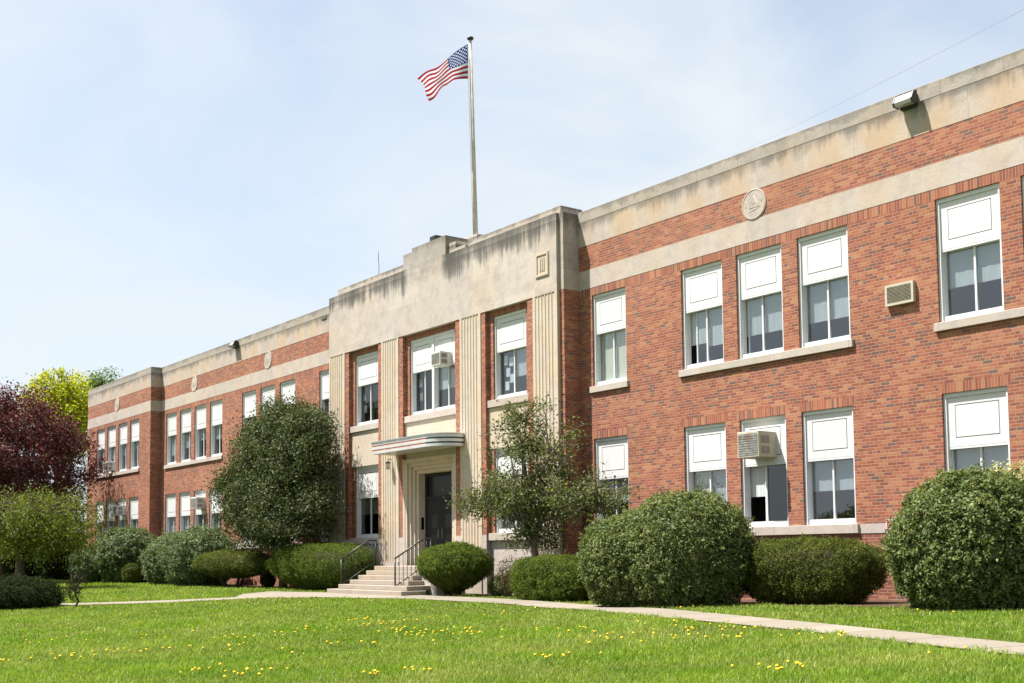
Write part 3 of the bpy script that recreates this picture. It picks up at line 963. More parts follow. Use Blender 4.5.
# ------------------------------------------------------------------ front steps and rails
steps = thing('front_steps', (-6.5, -2.0, 0), 'pale concrete front steps leading up to the dark entrance door', 'steps')
tops = [0.185, 0.325, 0.465, 0.605, 0.745, 0.885]
fy = [-3.25, -2.98, -2.71, -2.44, -2.17, -1.90]
xl = [-8.75, -8.5, -8.25, -8.2, -8.15, -8.1]; xr = [-4.22, -4.36, -4.72, -4.9, -4.95, -5.0]
for k in range(6):
    m = MB(); m.bbox(xl[k], xr[k], fy[k], (fy[k] + 0.85) if k < 5 else S - 0.035, tops[k - 1] + .0005 if k else -0.1, tops[k], STEPM, 0.012)
    m.build('step' if k < 5 else 'landing', steps)
m = MB()
m.prism([(-5.0, -0.1), (-4.05, -0.1), (-4.05, 0.36), (-4.99, 0.86)], -2.16, -1.2, BASEST, axis='y')
m.build('cheek_wall', steps)


def handrail(x, label):
    t = thing('handrail', (x, -2.3, 0.2), label, 'handrail', 'black handrails of the front steps')
    zt = lambda y: 0.93 + 0.185 + (y + 2.9) * 0.60          # top rail height
    zbt = lambda y: 0.30 + (y + 2.9) * 0.60
    m = MB()
    m.tube([(x, -2.92, zt(-2.9)), (x, -1.9, zt(-1.9)), (x, -1.62, zt(-1.9))], 0.026, DARKM, 8); m.build('top_rail', t)
    m = MB(); m.tube([(x, -2.9, zbt(-2.9)), (x, -1.9, zbt(-1.9)), (x, -1.65, zbt(-1.9))], 0.018, DARKM, 6); m.build('bottom_rail', t)
    for y, z0 in ((-2.9, 0.18), (-1.65, 0.88)):
        m = MB(); m.tube([(x, y, z0), (x, y, zt(min(y, -1.9)))], 0.026, DARKM, 8); m.build('post', t)
    for k in range(1, 9):
        y = -2.9 + 1.25 * k / 9
        m = MB(); m.tube([(x, y, zbt(min(y, -1.9))), (x, y, zt(min(y, -1.9)))], 0.011, DARKM, 6); m.build('baluster', t)


handrail(-8.43, 'black steel handrail on the left of the front steps, beside the square yew')
handrail(-5.14, 'black steel handrail on the right of the front steps, beside the rounded yew')

# ------------------------------------------------------------------ fittings on the building
def air_con(x0, x1, z0, z1, y0, y1, mat, label, fins=ACG, group='air conditioners in the windows'):
    t = thing('air_conditioner', ((x0 + x1) / 2, y1, z0), label, 'air conditioner', group)
    m = MB(); m.bbox(x0, x1, y0, y1, z0, z1, mat, 0.012); m.build('casing', t)
    m = MB()
    m.box(x0 + .04, x1 - .04, y0 - .008, y0 - .001, z0 + .05, z1 - .05, fins)
    n = 9
    for k in range(1, n):
        z = z0 + .05 + (z1 - z0 - .1) * k / n
        m.box(x0 + .04, x1 - .04, y0 - .014, y0 - .0085, z - .006, z + .006, fins)
    m.build('grille', t)
    m = MB()
    d = y1 - y0
    for q in range(2):
        za = z0 + (z1 - z0) * (.14 + .40 * q); zc = za + (z1 - z0) * .30
        for k in range(6):
            z = za + (zc - za) * k / 6
            m.box(x1 + .001, x1 + .007, y0 + d * .12, y0 + d * .58, z, z + (zc - za) / 10, fins)
    m.build('side_louvre', t)
    return t


air_con(6.22, 6.87, 3.37, 3.97, -0.52, 0.10, ACM, 'big rusty beige air conditioner sticking out of a ground floor window of the right wing')
air_con(-6.30, -5.78, 7.18, 7.62, -0.86, -0.40, ACW, 'white air conditioner hanging from the double window above the entrance canopy')
air_con(-27.45, -26.79, 3.45, 3.98, -0.42, 0.10, ACW, 'white air conditioner in a lower window of the left wing, above the grey green bush')
air_con(-20.40, -19.72, 1.80, 2.40, -0.34, 0.12, ACW, 'white air conditioner low on the sill half hidden under the big holly crown')
air_con(-36.82, -36.2, 3.46, 3.96, -0.95, -0.45, ACW, 'white air conditioner in the lower windows of the far end pavilion')
air_con(-38.75, -38.15, 5.90, 6.40, -0.80, -0.40, ACW, 'white air conditioner on the upper sill of the far end pavilion')
# wall sleeve vent
t = thing('wall_vent', (10.4, 0, 6.3), 'beige louvred vent box set in the brick between the two upper window groups', 'vent')
m = MB()
x0, x1, z0, z1 = 10.04, 10.72, 6.30, 6.74
for p, q, r, s in ((x0, x0 + .05, z0, z1), (x1 - .05, x1, z0, z1), (x0 + .05, x1 - .05, z0, z0 + .05), (x0 + .05, x1 - .05, z1 - .05, z1)):
    m.box(p, q, -0.09, -0.001, r, s, ACM)
m.build('frame', t)
m = MB(); m.box(x0 + .05, x1 - .05, -0.05, -0.002, z0 + .05, z1 - .05, ACG)
fin = plain('vent_louvre_metal', (0.33, 0.29, 0.21), 0.6, vary=0.15)
for k in range(12):
    z = z0 + .06 + k * .028
    m.box(x0 + .05, x1 - .05, -0.085, -0.0505, z, z + .01, fin)
m.build('louvre', t)


def flood(x0, x1, z, label, ball=False):
    t = thing('flood_light', ((x0 + x1) / 2, -0.015, z), label, 'lamp', 'wall lamps on the parapets')
    m = MB(); m.box(x0 + .05, x1 - .05, -0.10, -0.015, z - .16, z + .12, DARKM); m.build('bracket', t)
    y = -0.10
    m = MB()
    prof = [(y, z + .16), (y - .12, z + .12), (y - .20, z - .04), (y - .17, z - .12), (y, z - .12)]
    m.prism(prof, x0, x0 + .03, DARKM, axis='x'); m.prism(prof, x1 - .03, x1, DARKM, axis='x')
    m.poly([(x0 + .03, y, z + .16), (x1 - .03, y, z + .16), (x1 - .03, y - .12, z + .12), (x0 + .03, y - .12, z + .12)], DARKM)
    m.build('housing', t)
    m = MB()
    LENS = plain('frosted_lens', (0.42, 0.43, 0.42), 0.25, 0.5)
    pr = [(y, z + .15), (y - .115, z + .11), (y - .185, z - .04), (y - .16, z - .11), (y, z - .11)]
    m.prism(pr, x0 + .031, x1 - .031, LENS, axis='x'); m.build('lens', t)


flood(10.52, 10.98, 10.50, 'dark framed flood light on the right wing parapet above the brick frieze')
flood(-23.55, -23.05, 10.52, 'small white flood light on the far left wing parapet')
# lantern by the door
t = thing('wall_lantern', (-9.1, S, 4.3), 'small dark lantern hanging on the fluted pilaster left of the door', 'lantern')
m = MB(); m.tube([(-9.1, S + .02, 4.42), (-9.1, S - .14, 4.44), (-9.1, S - .14, 4.38)], 0.014, DARKM, 6); m.build('arm', t)
m = MB()
for (r0, z0_), (r1, z1_) in (((0.02, 4.38), (0.10, 4.30)), ((0.07, 4.12), (0.085, 4.10))):
    m.tube([(-9.1, S - .14, z0_), (-9.1, S - .14, z1_)], [r0, r1], DARKM, 8)
m.build('cap', t)
m = MB(); m.tube([(-9.1, S - .14, 4.30), (-9.1, S - .14, 4.12)], [0.075, 0.06], GLASS_DK, 8); m.build('glass', t)
# roof vent and antenna
t = thing('roof_vent', (-7.75, 0.9, 10.3), 'small dark vent peeking over the stepped stone gable', 'vent')
m = MB(); m.tube([(-8.02, 0.5, 10.3), (-8.02, 0.5, 11.75)], 0.07, ACG, 10); m.build('pipe', t)
m = MB(); m.bbox(-8.2, -7.84, 0.32, 0.68, 11.75, 11.98, DARKM, 0.03); m.build('hood', t)
t = thing('antenna', (-14.5, 2.0, 10.1), 'thin dark aerial rod standing on the roof left of the stepped gable', 'antenna')
m = MB(); m.tube([(-14.48, 2.0, 10.1), (-14.48, 2.0, 12.62)], 0.03, DARKM, 6); m.build('mast', t)
m = MB(); m.tube([(-14.48, 2.0, 12.62), (-14.49, 2.0, 13.15)], 0.012, DARKM, 6); m.build('whip', t)
# papers taped inside upper pavilion windows
PAPER = plain('white_paper', (0.75, 0.78, 0.80), 0.8)
pn = 0
def paper(x, z, w, h, y, label):
    m = MB(); m.box(x, x + w, y, y + .002, z, z + h, PAPER)
    o = m.build('paper_sheet', None, (x, y, z)); tag(o, label, 'paper', 'papers taped inside the pavilion windows')
YGL = SI + 0.05 + 0.15 + 0.03
for (x, z, lab) in ((-3.20, 6.85, 'white paper in the window right of the double one, top left of cluster'), (-2.93, 6.78, 'white paper in the window right of the double one, top right of cluster'),
                    (-3.08, 6.48, 'white paper in the window right of the double one, middle of cluster'), (-2.90, 6.28, 'white paper in the window right of the double one, low beside mullion'),
                    (-3.13, 6.08, 'white paper in the window right of the double one, lowest of cluster'),
                    (-7.93, 6.75, 'white paper in the double window above the canopy, upper left sash'), (-7.90, 6.3, 'white paper in the double window above the canopy, lower left sash'),
                    (-11.66, 6.72, 'white paper in the upper window left of the double window, upper left sash'), (-11.60, 6.28, 'white paper in the upper window left of the double window, lower left sash'),
                    (-10.52, 6.45, 'white paper in the upper window left of the double window, right sash')):
    paper(x, z, .19, .26, YGL, lab)

# flag pole and flag
t = thing('flagpole', (-6.69, 1.2, 10.1), 'tall weathered metal flagpole on the roof above the entrance', 'flagpole')
PB, PTOP = np.array((-6.66, 1.2, 10.3)), np.array((-6.94, 1.2, 18.6))
m = MB(); m.tube([PB, PB * .5 + PTOP * .5, PTOP], [0.085, 0.07, 0.045], POLE, 10); m.build('pole', t)
m = MB()
m.tube([PTOP, PTOP + (0, 0, .04), PTOP + (0, 0, .10), PTOP + (0, 0, .14)], [0.05, 0.11, 0.11, 0.03], DARKM, 10); m.build('finial', t)
m = MB(); m.tube([PTOP + (-0.09, -.05, -.02), (PB + PTOP) / 2 + (-.10, -.05, 0), PB + (-0.10, -.05, .9)], 0.008, WHITE, 5); m.build('halyard', t)


def flag_material():
    m, nt, b = new_mat('flag_cloth')
    uvn = nt.nodes.new('ShaderNodeUVMap'); uvn.uv_map = 'UVMap'
    s = nt.nodes.new('ShaderNodeSeparateXYZ'); nt.links.new(uvn.outputs[0], s.inputs[0])
    u, v = s.outputs['X'], s.outputs['Y']
    st = math_node(nt, 'FLOOR', math_node(nt, 'MULTIPLY', v, 13.0))
    odd = math_node(nt, 'MODULO', st, 2.0)
    col = mixc(nt, odd, (0.34, 0.008, 0.030), (0.74, 0.75, 0.78))
    can = math_node(nt, 'MULTIPLY', math_node(nt, 'LESS_THAN', u, 0.40), math_node(nt, 'GREATER_THAN', v, 6.0 / 13))
    cu = math_node(nt, 'MULTIPLY', u, 12 / 0.40); cv = math_node(nt, 'MULTIPLY', math_node(nt, 'SUBTRACT', v, 6.0 / 13), 10 * 13 / 7.0)
    ru = math_node(nt, 'ROUND', cu); rv = math_node(nt, 'ROUND', cv)
    par = math_node(nt, 'LESS_THAN', math_node(nt, 'ABSOLUTE', math_node(nt, 'MODULO', math_node(nt, 'ADD', ru, rv), 2.0)), 0.5)
    inx = math_node(nt, 'MULTIPLY', math_node(nt, 'GREATER_THAN', ru, 0.5), math_node(nt, 'LESS_THAN', ru, 11.5))
    iny = math_node(nt, 'MULTIPLY', math_node(nt, 'GREATER_THAN', rv, 0.5), math_node(nt, 'LESS_THAN', rv, 9.5))
    du = math_node(nt, 'SUBTRACT', cu, ru); dv = math_node(nt, 'SUBTRACT', cv, rv)
    d2 = math_node(nt, 'ADD', math_node(nt, 'MULTIPLY', du, du), math_node(nt, 'MULTIPLY', dv, dv))
    star = math_node(nt, 'MULTIPLY', math_node(nt, 'LESS_THAN', d2, 0.22), math_node(nt, 'MULTIPLY', par, math_node(nt, 'MULTIPLY', inx, iny)))
    blue = mixc(nt, star, (0.006, 0.050, 0.26), (0.78, 0.78, 0.78))
    col = mixc(nt, can, col, blue)
    nt.links.new(col, b.inputs['Base Color']); b.inputs['Roughness'].default_value = 0.7
    tl = nt.nodes.new('ShaderNodeBsdfTranslucent'); nt.links.new(col, tl.inputs[0])
    mx = nt.nodes.new('ShaderNodeMixShader'); mx.inputs[0].default_value = 0.35
    nt.links.new(b.outputs[0], mx.inputs[1]); nt.links.new(tl.outputs[0], mx.inputs[2])
    nt.links.new(mx.outputs[0], nt.nodes['Material Output'].inputs[0])
    return m


def build_flag():
    nu, nv = 60, 30
    hoist = 1.22
    top = np.array((-7.02, 1.15, 18.50))
    Rr = np.array([0.597, 0.802, 0.0])          # horizontal direction the flag streams along (reversed)
    Rr /= np.linalg.norm(Rr); Dp = np.array([-Rr[1], Rr[0], 0])
    V = []; UV = []
    for i in range(nu + 1):
        s = i / nu
        for j in range(nv + 1):
            v = j / nv                            # 0 bottom 1 top
            run = 1.62 * s
            zt = -1.26 * s ** 1.05 - 0.10 * math.sin(s * math.pi)
            zb = -hoist + 0.05 * math.sin(min(1, s / .5) * math.pi) - 0.66 * max(0, s - .30) ** 1.35 / (.70 ** 1.35)
            z = zb + (zt - zb) * v
            lost = 1 - abs(zt - zb) / hoist
            dep = lost * hoist * 0.75 * (v - .5) * -1
            dep += 0.09 * s * math.sin(9.0 * s + 3.2 * v) + 0.05 * s * math.sin(17 * s - 4 * v)
            back = 0.10 * s * math.sin(6 * v + 7 * s) + (0.22 * max(0, s - .72) / .28 * (0.5 - v) * -1)
            p = top - Rr * (run * (1 - 0.16 * (1 - v) * s) + back * .5) + Dp * dep + np.array([0, 0, z + 0.035 * s * math.sin(12 * s + 5 * v)])
            V.append(p); UV.append((s, v))
    me = bpy.data.meshes.new('flag')
    F = []
    for i in range(nu):
        for j in range(nv):
            k = i * (nv + 1) + j
            F.append((k, k + nv + 1, k + nv + 2, k + 1))
    org = top
    me.from_pydata([tuple(p - org) for p in V], [], F)
    uvl = me.uv_layers.new(name='UVMap')
    for l in me.loops: uvl.data[l.index].uv = UV[l.vertex_index]
    me.materials.append(flag_material())
    me.polygons.foreach_set('use_smooth', [True] * len(me.polygons))
    o = link_mesh('flag', me, None, tuple(org))
    tag(o, 'red, white and blue striped flag with white stars flying from the rooftop pole', 'flag')


build_flag()

# sign half hidden by the right hand bush
t = thing('small_sign', (10.05, -0.06, 1.5), 'small white red bordered sign on the wall, half hidden by the huge right bush', 'sign')
RED = plain('sign_red', (0.55, 0.05, 0.09), 0.5)
m = MB(); m.box(9.86, 10.50, -0.05, -0.03, 1.50, 1.86, WHITE); m.build('board', t)
m = MB()
for p, q, r, s in ((9.88, 10.48, 1.80, 1.84), (9.88, 10.48, 1.52, 1.555), (9.88, 9.915, 1.556, 1.799), (10.445, 10.48, 1.556, 1.799)):
    m.box(p, q, -0.056, -0.0505, r, s, RED)
m.build('border', t)
m = MB()
for p, q, r, s in ((9.97, 10.0, 1.58, 1.775), (10.001, 10.09, 1.745, 1.775), (10.001, 10.07, 1.665, 1.695)):
    m.box(p, q, -0.056, -0.0505, r, s, RED)
m.build('letter', t)
# overhead cable
m = MB()
c0, c1 = np.array((4.0, 0.2, 10.74)), np.array((19.98, -12.0, 5.6))
cp = [c0 + (c1 - c0) * k / 16 + np.array((0, 0, -0.05 * 4 * (k / 16) * (1 - k / 16))) for k in range(17)]
m.tube(cp, 0.0016, ACG, 5)
tag(m.build('overhead_cable', None, (4.0, 0.2, 10.74)), 'thin dark overhead cable running from the right wing roof into the sky', 'cable')


# ------------------------------------------------------------------ foliage
def hash3(ix, iy, iz, seed):
    h = (ix.astype(np.int64) * 374761393 + iy.astype(np.int64) * 668265263 + iz.astype(np.int64) * 2147483647 + seed * 974711) & 0xffffffff
    h = ((h ^ (h >> 13)) * 1274126177) & 0xffffffff
    h = h ^ (h >> 16)
    return (h & 0xffff) / 65535.0


def vnoise(P, scale, seed=0):
    Q = P * scale + 1000.0
    I = np.floor(Q).astype(np.int64); f = Q - I; f = f * f * (3 - 2 * f)
    r = 0
    for dx in (0, 1):
        for dy in (0, 1):
            for dz in (0, 1):
                w = (f[:, 0] if dx else 1 - f[:, 0]) * (f[:, 1] if dy else 1 - f[:, 1]) * (f[:, 2] if dz else 1 - f[:, 2])
                r = r + w * hash3(I[:, 0] + dx, I[:, 1] + dy, I[:, 2] + dz, seed)
    return r


def unit(v): return v / (np.linalg.norm(v, axis=-1, keepdims=True) + 1e-9)


def leaf_mesh(name, P, Nn, Td, size, width, tint, mat, parent, fold=0.12):
    n = len(P)
    B = unit(np.cross(Nn, Td)); T = unit(np.cross(B, Nn))
    s = size[:, None]; w = (size * width)[:, None]
    off = np.array(world_loc(parent))
    P = P - off
    V = np.empty((n, 4, 3), np.float32)
    V[:, 0] = P - T * s * .5
    V[:, 1] = P + B * w * .5 + Nn * s * fold
    V[:, 2] = P + T * s * .5
    V[:, 3] = P - B * w * .5 + Nn * s * fold
    me = bpy.data.meshes.new(name)
    me.vertices.add(4 * n); me.vertices.foreach_set('co', V.ravel())
    me.loops.add(4 * n); me.loops.foreach_set('vertex_index', np.arange(4 * n, dtype=np.int32))
    me.polygons.add(n)
    me.polygons.foreach_set('loop_start', np.arange(0, 4 * n, 4, dtype=np.int32))
    at = me.attributes.new('tint', 'FLOAT', 'POINT')
    at.data.foreach_set('value', np.repeat(np.clip(tint, 0, 1), 4).astype(np.float32))
    me.materials.append(mat)
    me.update(calc_edges=True)
    return link_mesh(name, me, parent)


def bush(name, label, cat, c, R, power, n, size, width, mat, zbase, lump=0.10, lumpscale=2.2, thick=0.22, out=0.5, group=None, seed=1, lobes=None, undercut=0.0, upright=0.0, stems=5, zcut=0.03, shoots=0, shoot_len=0.14):
    """clipped or natural shrub: leaves through the outer volume of a lumpy superellipsoid, stems and an added dark core inside"""
    g = np.random.default_rng(seed)
    base = (c[0], c[1], zbase)
    t = thing(name, base, label, cat, group)
    lobes = lobes or [(c, R)]
    tot = sum(r[0] * r[2] for _, r in lobes)
    PP = []; NN = []; DD = []
    for lc, lr in lobes:
        k = int(n * lr[0] * lr[2] / tot * 1.25)
        d = unit(g.normal(size=(k, 3)))
        rad = (np.abs(d) ** power).sum(1) ** (-1 / power)
        S0 = d * rad[:, None]
        P0 = S0 * np.array(lr)
        Wp = P0 + np.array(lc)
        nz = (vnoise(Wp, lumpscale, seed) - .5) * 1.0 + (vnoise(Wp, lumpscale * 2.4, seed + 7) - .5) * 1.1 + (vnoise(Wp, lumpscale * 5.5, seed + 9) - .5) * 1.1
        depth = g.random(k) ** 1.7 * thick
        f = (1 + lump * nz) * (1 - depth) * (1 + 0.02 * g.normal(size=k))
        P = P0 * f[:, None] + np.array(lc)
        nrm = unit(np.sign(d) * np.abs(S0) ** (power - 1) / np.array(lr))
        if undercut:
            h = np.clip((P[:, 2] - zbase) / (lc[2] + lr[2] - zbase), 0, 1)
            sc = 1 - undercut * np.clip(1 - h / .55, 0, 1) ** 1.3
            P[:, :2] = np.array(lc)[:2] + (P[:, :2] - np.array(lc)[:2]) * sc[:, None]
        keep = P[:, 2] > zbase + zcut
        PP.append(P[keep]); NN.append(nrm[keep]); DD.append(np.stack([depth[keep], nz[keep]], 1))
    if shoots:
        Pa = np.concatenate(PP); Na = np.concatenate(NN); Da = np.concatenate(DD)
        cand = np.where((Da[:, 0] < thick * .25) & (Na[:, 2] > -.25))[0]
        pick = g.choice(cand, min(shoots, len(cand)), replace=False)
        for q in pick:
            L_ = shoot_len * (.4 + g.random()); kk = int(8 + L_ / size * 2.0)
            dr = unit(Na[q] + g.normal(size=3) * .35 + np.array([0, 0, .35]))
            tt_ = g.random(kk)
            PP.append(Pa[q] + dr * (tt_ * L_)[:, None] + g.normal(size=(kk, 3)) * size * .35); NN.append(np.repeat(dr[None], kk, 0)); DD.append(np.zeros((kk, 2)))
    P = np.concatenate(PP); Nn = np.concatenate(NN); D2 = np.concatenate(DD)
    if len(lobes) > 1:            # drop leaves buried in another lobe
        inside = np.zeros(len(P), bool)
        for lc, lr in lobes:
            q = (np.abs((P - np.array(lc)) / np.array(lr)) ** power).sum(1) ** (1 / power)
            inside |= q < 0.72
        P, Nn, D2 = P[~inside], Nn[~inside], D2[~inside]
    m_ = len(P)
    Nl = unit(Nn * out + g.normal(size=(m_, 3)) * (1 - out) + np.array([0, 0, .25]))
    Td = unit(g.normal(size=(m_, 3)) + Nn * 0.7 + np.array([0, 0, upright]))
    tint = g.random(m_) * .62 + .34 * vnoise(P, 4.0, seed + 3) + g.normal(size=m_) * .05
    tint = np.where(g.random(m_) < .005, 1.0, np.clip(tint, 0, .955))
    sz = size * (0.7 + 0.6 * g.random(m_))
    leaf_mesh('foliage', P, Nl, Td, sz, width, tint, mat, t)
    m = MB()
    for k in range(stems):
        a = 2 * math.pi * k / stems + g.random()
        lc, lr = lobes[k % len(lobes)]
        p0 = np.array([lc[0] + .15 * math.cos(a) * lr[0], lc[1] + .15 * math.sin(a) * lr[1], zbase - .05])
        p2 = np.array([lc[0] + .6 * math.cos(a) * lr[0], lc[1] + .6 * math.sin(a) * lr[1], lc[2] + lr[2] * .35])
        p1 = (p0 + p2) / 2 + g.normal(size=3) * .06
        m.tube([p0, p1, p2], [0.05, 0.04, 0.015], TWIG, 6)
    # closed dark core added in each lobe for black depth behind the leaves
    for lc, lr in lobes:
        nu, nv = 14, 9
        k0 = len(m.v); mi = m.mi(TWIG)
        for a in range(nv + 1):
            th = math.pi * a / nv
            for b in range(nu):
                ph = 2 * math.pi * b / nu
                d = np.array([math.sin(th) * math.cos(ph), math.sin(th) * math.sin(ph), math.cos(th)])
                r_ = (np.abs(d) ** power).sum() ** (-1 / power) * (1 - thick) * .92 * (0.94 + .10 * g.random())
                p = d * r_ * np.array(lr) + np.array(lc)
                if undercut:
                    h = np.clip((p[2] - zbase) / (lc[2] + lr[2] - zbase), 0, 1)
                    p[:2] = np.array(lc)[:2] + (p[:2] - np.array(lc)[:2]) * (1 - undercut * np.clip(1 - h / .55, 0, 1) ** 1.3)
                p[2] = max(p[2], zbase + .12)
                m.v.append(tuple(p))
        for a in range(nv):
            for b in range(nu):
                m.f.append([k0 + a * nu + b, k0 + (a + 1) * nu + b, k0 + (a + 1) * nu + (b + 1) % nu, k0 + a * nu + (b + 1) % nu]); m.m.append(mi); m.smooth.append(True)
    m.build('stem', t)
    return t


def tree(name, label, cat, base, trunk_top, crown_c, crown_r, n_clump, per, clump_r, size, width, mat, seed=1, limbs=9, trunk_r=0.16, bark=None, shell=2.4, group=None, droop=0.0,
         trunks=1, zmin=None, up=0.4, flat=0.75, twig_r=0.012, limb_up=0.25, lump=0.25, more=None, limb_r=0.42):
    g = np.random.default_rng(seed)
    bark = bark or BARK
    base = np.array(base, float); tt = np.array(trunk_top, float); cc = np.array(crown_c, float); cr = np.array(crown_r, float)
    t = thing(name, tuple(base), label, cat, group)
    m = MB()
    wob = lambda s: g.normal(size=3) * s
    trunk_pts = [base + np.array([0, 0, -.1])]
    for k in range(1, 6):
        trunk_pts.append(base + (tt - base) * k / 5 + wob(.04) * np.array([1, 1, .2]))
    top_pt = cc + np.array([0, 0, cr[2] * .55])
    for k in range(1, 5):
        trunk_pts.append(tt + (top_pt - tt) * k / 4 + wob(.10))
    n_t = len(trunk_pts)
    rads = [trunk_r * (1.25 if k == 0 else (1 - .85 * k / (n_t - 1))) + .012 for k in range(n_t)]
    m.tube(trunk_pts, rads, bark, 9)
    for q in range(1, trunks):
        a = 2 * math.pi * q / trunks
        o = np.array([math.cos(a), math.sin(a), 0]) * trunk_r * 2.2
        e = cc + np.array([math.cos(a) * cr[0] * .45, math.sin(a) * cr[1] * .45, cr[2] * .35])
        pp = [base + o + (e - base - o) * k / 7 + wob(.05) for k in range(8)]
        m.tube(pp, [trunk_r * .8 * (1 - .85 * k / 7) + .01 for k in range(8)], bark, 8)
    # clump centres
    d = unit(g.normal(size=(n_clump * 3, 3)))
    rr = g.random(n_clump * 3) ** (1 / shell)
    nz = (vnoise(d * 1.7 + seed * 3.1, 1.0, seed) - .5) * 2 * lump
    C = cc + d * (rr * (1 + nz))[:, None] * cr
    if zmin is not None: C = C[C[:, 2] > zmin]
    C = C[:n_clump]
    for (mc, mr, mk) in (more or []):
        dd = unit(g.normal(size=(mk, 3))) * (g.random(mk) ** (1 / shell))[:, None]
        C = np.concatenate([C, np.array(mc) + dd * np.array(mr)])
    # limbs
    L = []
    ends = C[g.choice(len(C), min(limbs, len(C)), replace=False)]
    for e in ends:
        h = g.random() * .75 + .05
        s0 = trunk_pts[5] + (trunk_pts[-1] - trunk_pts[5]) * h * .8 if g.random() < .75 else np.array(trunk_pts[4])
        e2 = s0 + (e - s0) * .88
        mid = (s0 + e2) / 2 + np.array([0, 0, limb_up * np.linalg.norm(e2 - s0) * (.4 if droop == 0 else 1.0)]) + wob(.08)
        pts = [(1 - u) ** 2 * s0 + 2 * u * (1 - u) * mid + u * u * e2 for u in np.linspace(0, 1, 7)]
        r0 = trunk_r * (limb_r + .12 * g.random())
        m.tube(pts, [r0 * (1 - .8 * k / 6) + .008 for k in range(7)], bark, 6, cap=False)
        L += pts[2:]
    L += trunk_pts[5:]
    LA = np.array(L)
    for c in C:
        k = np.argmin(((LA - c) ** 2).sum(1) + 0.3 * np.maximum(0, LA[:, 2] - c[2]) ** 2)
        s0 = LA[k]
        mid = (s0 + c) / 2 + np.array([0, 0, .12 * np.linalg.norm(c - s0)]) + wob(.05)
        pts = [(1 - u) ** 2 * s0 + 2 * u * (1 - u) * mid + u * u * c for u in np.linspace(0, 1, 5)]
        m.tube(pts, [twig_r * 2.0, twig_r * 1.7, twig_r * 1.4, twig_r, twig_r * .5], bark, 5, cap=False)
        for q in range(2):
            e = c + unit(g.normal(size=3) + np.array([0, 0, .3])) * clump_r * .9
            m.tube([s0 + (c - s0) * .7, c * .5 + e * .5 + wob(.03), e], [twig_r * .9, twig_r * .6, twig_r * .3], bark, 4, cap=False)
    m.build('trunk', t)
    nC = len(C)
    cs = .65 + .7 * g.random(nC)
    idx = np.repeat(np.arange(nC), per)
    off = g.normal(size=(len(idx), 3)) * .55
    off[:, 2] *= flat
    P = C[idx] + off * (clump_r * cs[idx])[:, None]
    if droop:
        hang = g.random(len(idx)) ** 1.5 * droop
        P[:, 2] -= hang
    P = P[P[:, 2] > base[2] + 0.15] if zmin is None else P[P[:, 2] > zmin - .4 - droop]
    k = len(P)
    idx = idx[:k]
    outv = unit((P - cc) / cr)
    Nl = unit(g.normal(size=(k, 3)) * .8 + np.array([0, 0, up]) + outv * .35)
    Td = unit(g.normal(size=(k, 3)) + outv * .4 + np.array([0, 0, -.9 if droop else 0]))
    ct = g.random(nC)
    tint = g.random(k) * .6 + ct[np.minimum(idx, nC - 1)] * .4
    sz = size * (.65 + .7 * g.random(k))
    leaf_mesh('crown', P, Nl, Td, sz, width, tint, mat, t)
    return t


BOX = leaf_mat('euonymus_leaves', [(0, (0.0345, 0.0555, 0.0154)), (0.35, (0.0978, 0.1354, 0.0374)), (0.7, (0.1955, 0.2385, 0.077)), (0.965, (0.3335, 0.3549, 0.143)), (0.985, (0.414, 0.1664, 0.055))], 0.62, 0.25, 0.3, (1.25, 1.25, 0.6))
YEW = leaf_mat('yew_needles', [(0, (0.0345, 0.048, 0.0099)), (0.5, (0.0862, 0.1104, 0.0187)), (0.8, (0.161, 0.186, 0.0297)), (1, (0.2415, 0.252, 0.0495))], 0.7, 0.15, 0.25, (1.25, 1.25, 0.6))
YEWB = leaf_mat('bright_yew_needles', [(0, (0.0352, 0.0552, 0.0088)), (0.5, (0.099, 0.1437, 0.0187)), (0.8, (0.187, 0.2415, 0.0308)), (1, (0.275, 0.3105, 0.0495))], 0.7, 0.15, 0.28, (1.25, 1.25, 0.6))
GREYB = leaf_mat('grey_green_leaves', [(0, (0.0581, 0.0855, 0.0291)), (0.5, (0.121, 0.171, 0.063)), (0.9, (0.2033, 0.2622, 0.113)), (1, (0.271, 0.3192, 0.1534))], 0.6, 0.3, 0.25, (1.25, 1.25, 0.6))
HOLLY = leaf_mat('holly_leaves', [(0, (0.0278, 0.0396, 0.0135)), (0.5, (0.0755, 0.0979, 0.0348)), (0.85, (0.1441, 0.1694, 0.0676)), (0.97, (0.1391, 0.1412, 0.058)), (1, (0.2385, 0.1224, 0.0483))], 0.65, 0.22, 0.22, (1.25, 1.25, 0.6))
HOLLY2 = leaf_mat('sparse_holly_leaves', [(0, (0.0347, 0.0455, 0.0158)), (0.5, (0.1086, 0.1366, 0.0441)), (0.85, (0.1956, 0.2226, 0.0735)), (0.96, (0.2173, 0.2125, 0.0473)), (1, (0.4997, 0.4048, 0.0315))], 0.65, 0.2, 0.28, (1.25, 1.25, 0.6))
PLUM = leaf_mat('purple_plum_leaves', [(0, (0.0389, 0.0129, 0.0111)), (0.5, (0.0907, 0.0292, 0.0269)), (0.85, (0.1469, 0.0515, 0.0459)), (1, (0.216, 0.1115, 0.0871))], 0.6, 0.25, 0.3, (1.5, .8, .8))
LIME = leaf_mat('lime_maple_leaves', [(0, (0.24, 0.27, 0.014)), (0.5, (0.4, 0.43, 0.02)), (1, (0.52, 0.52, 0.035))], 0.6, 0.2, 0.45, (1.25, 1.25, 0.6))
FRESH = leaf_mat('fresh_green_leaves', [(0, (0.07, 0.12, 0.03)), (.5, (0.12, 0.19, 0.05)), (1, (0.19, 0.26, 0.08))], 0.5, 0.3, 0.35)
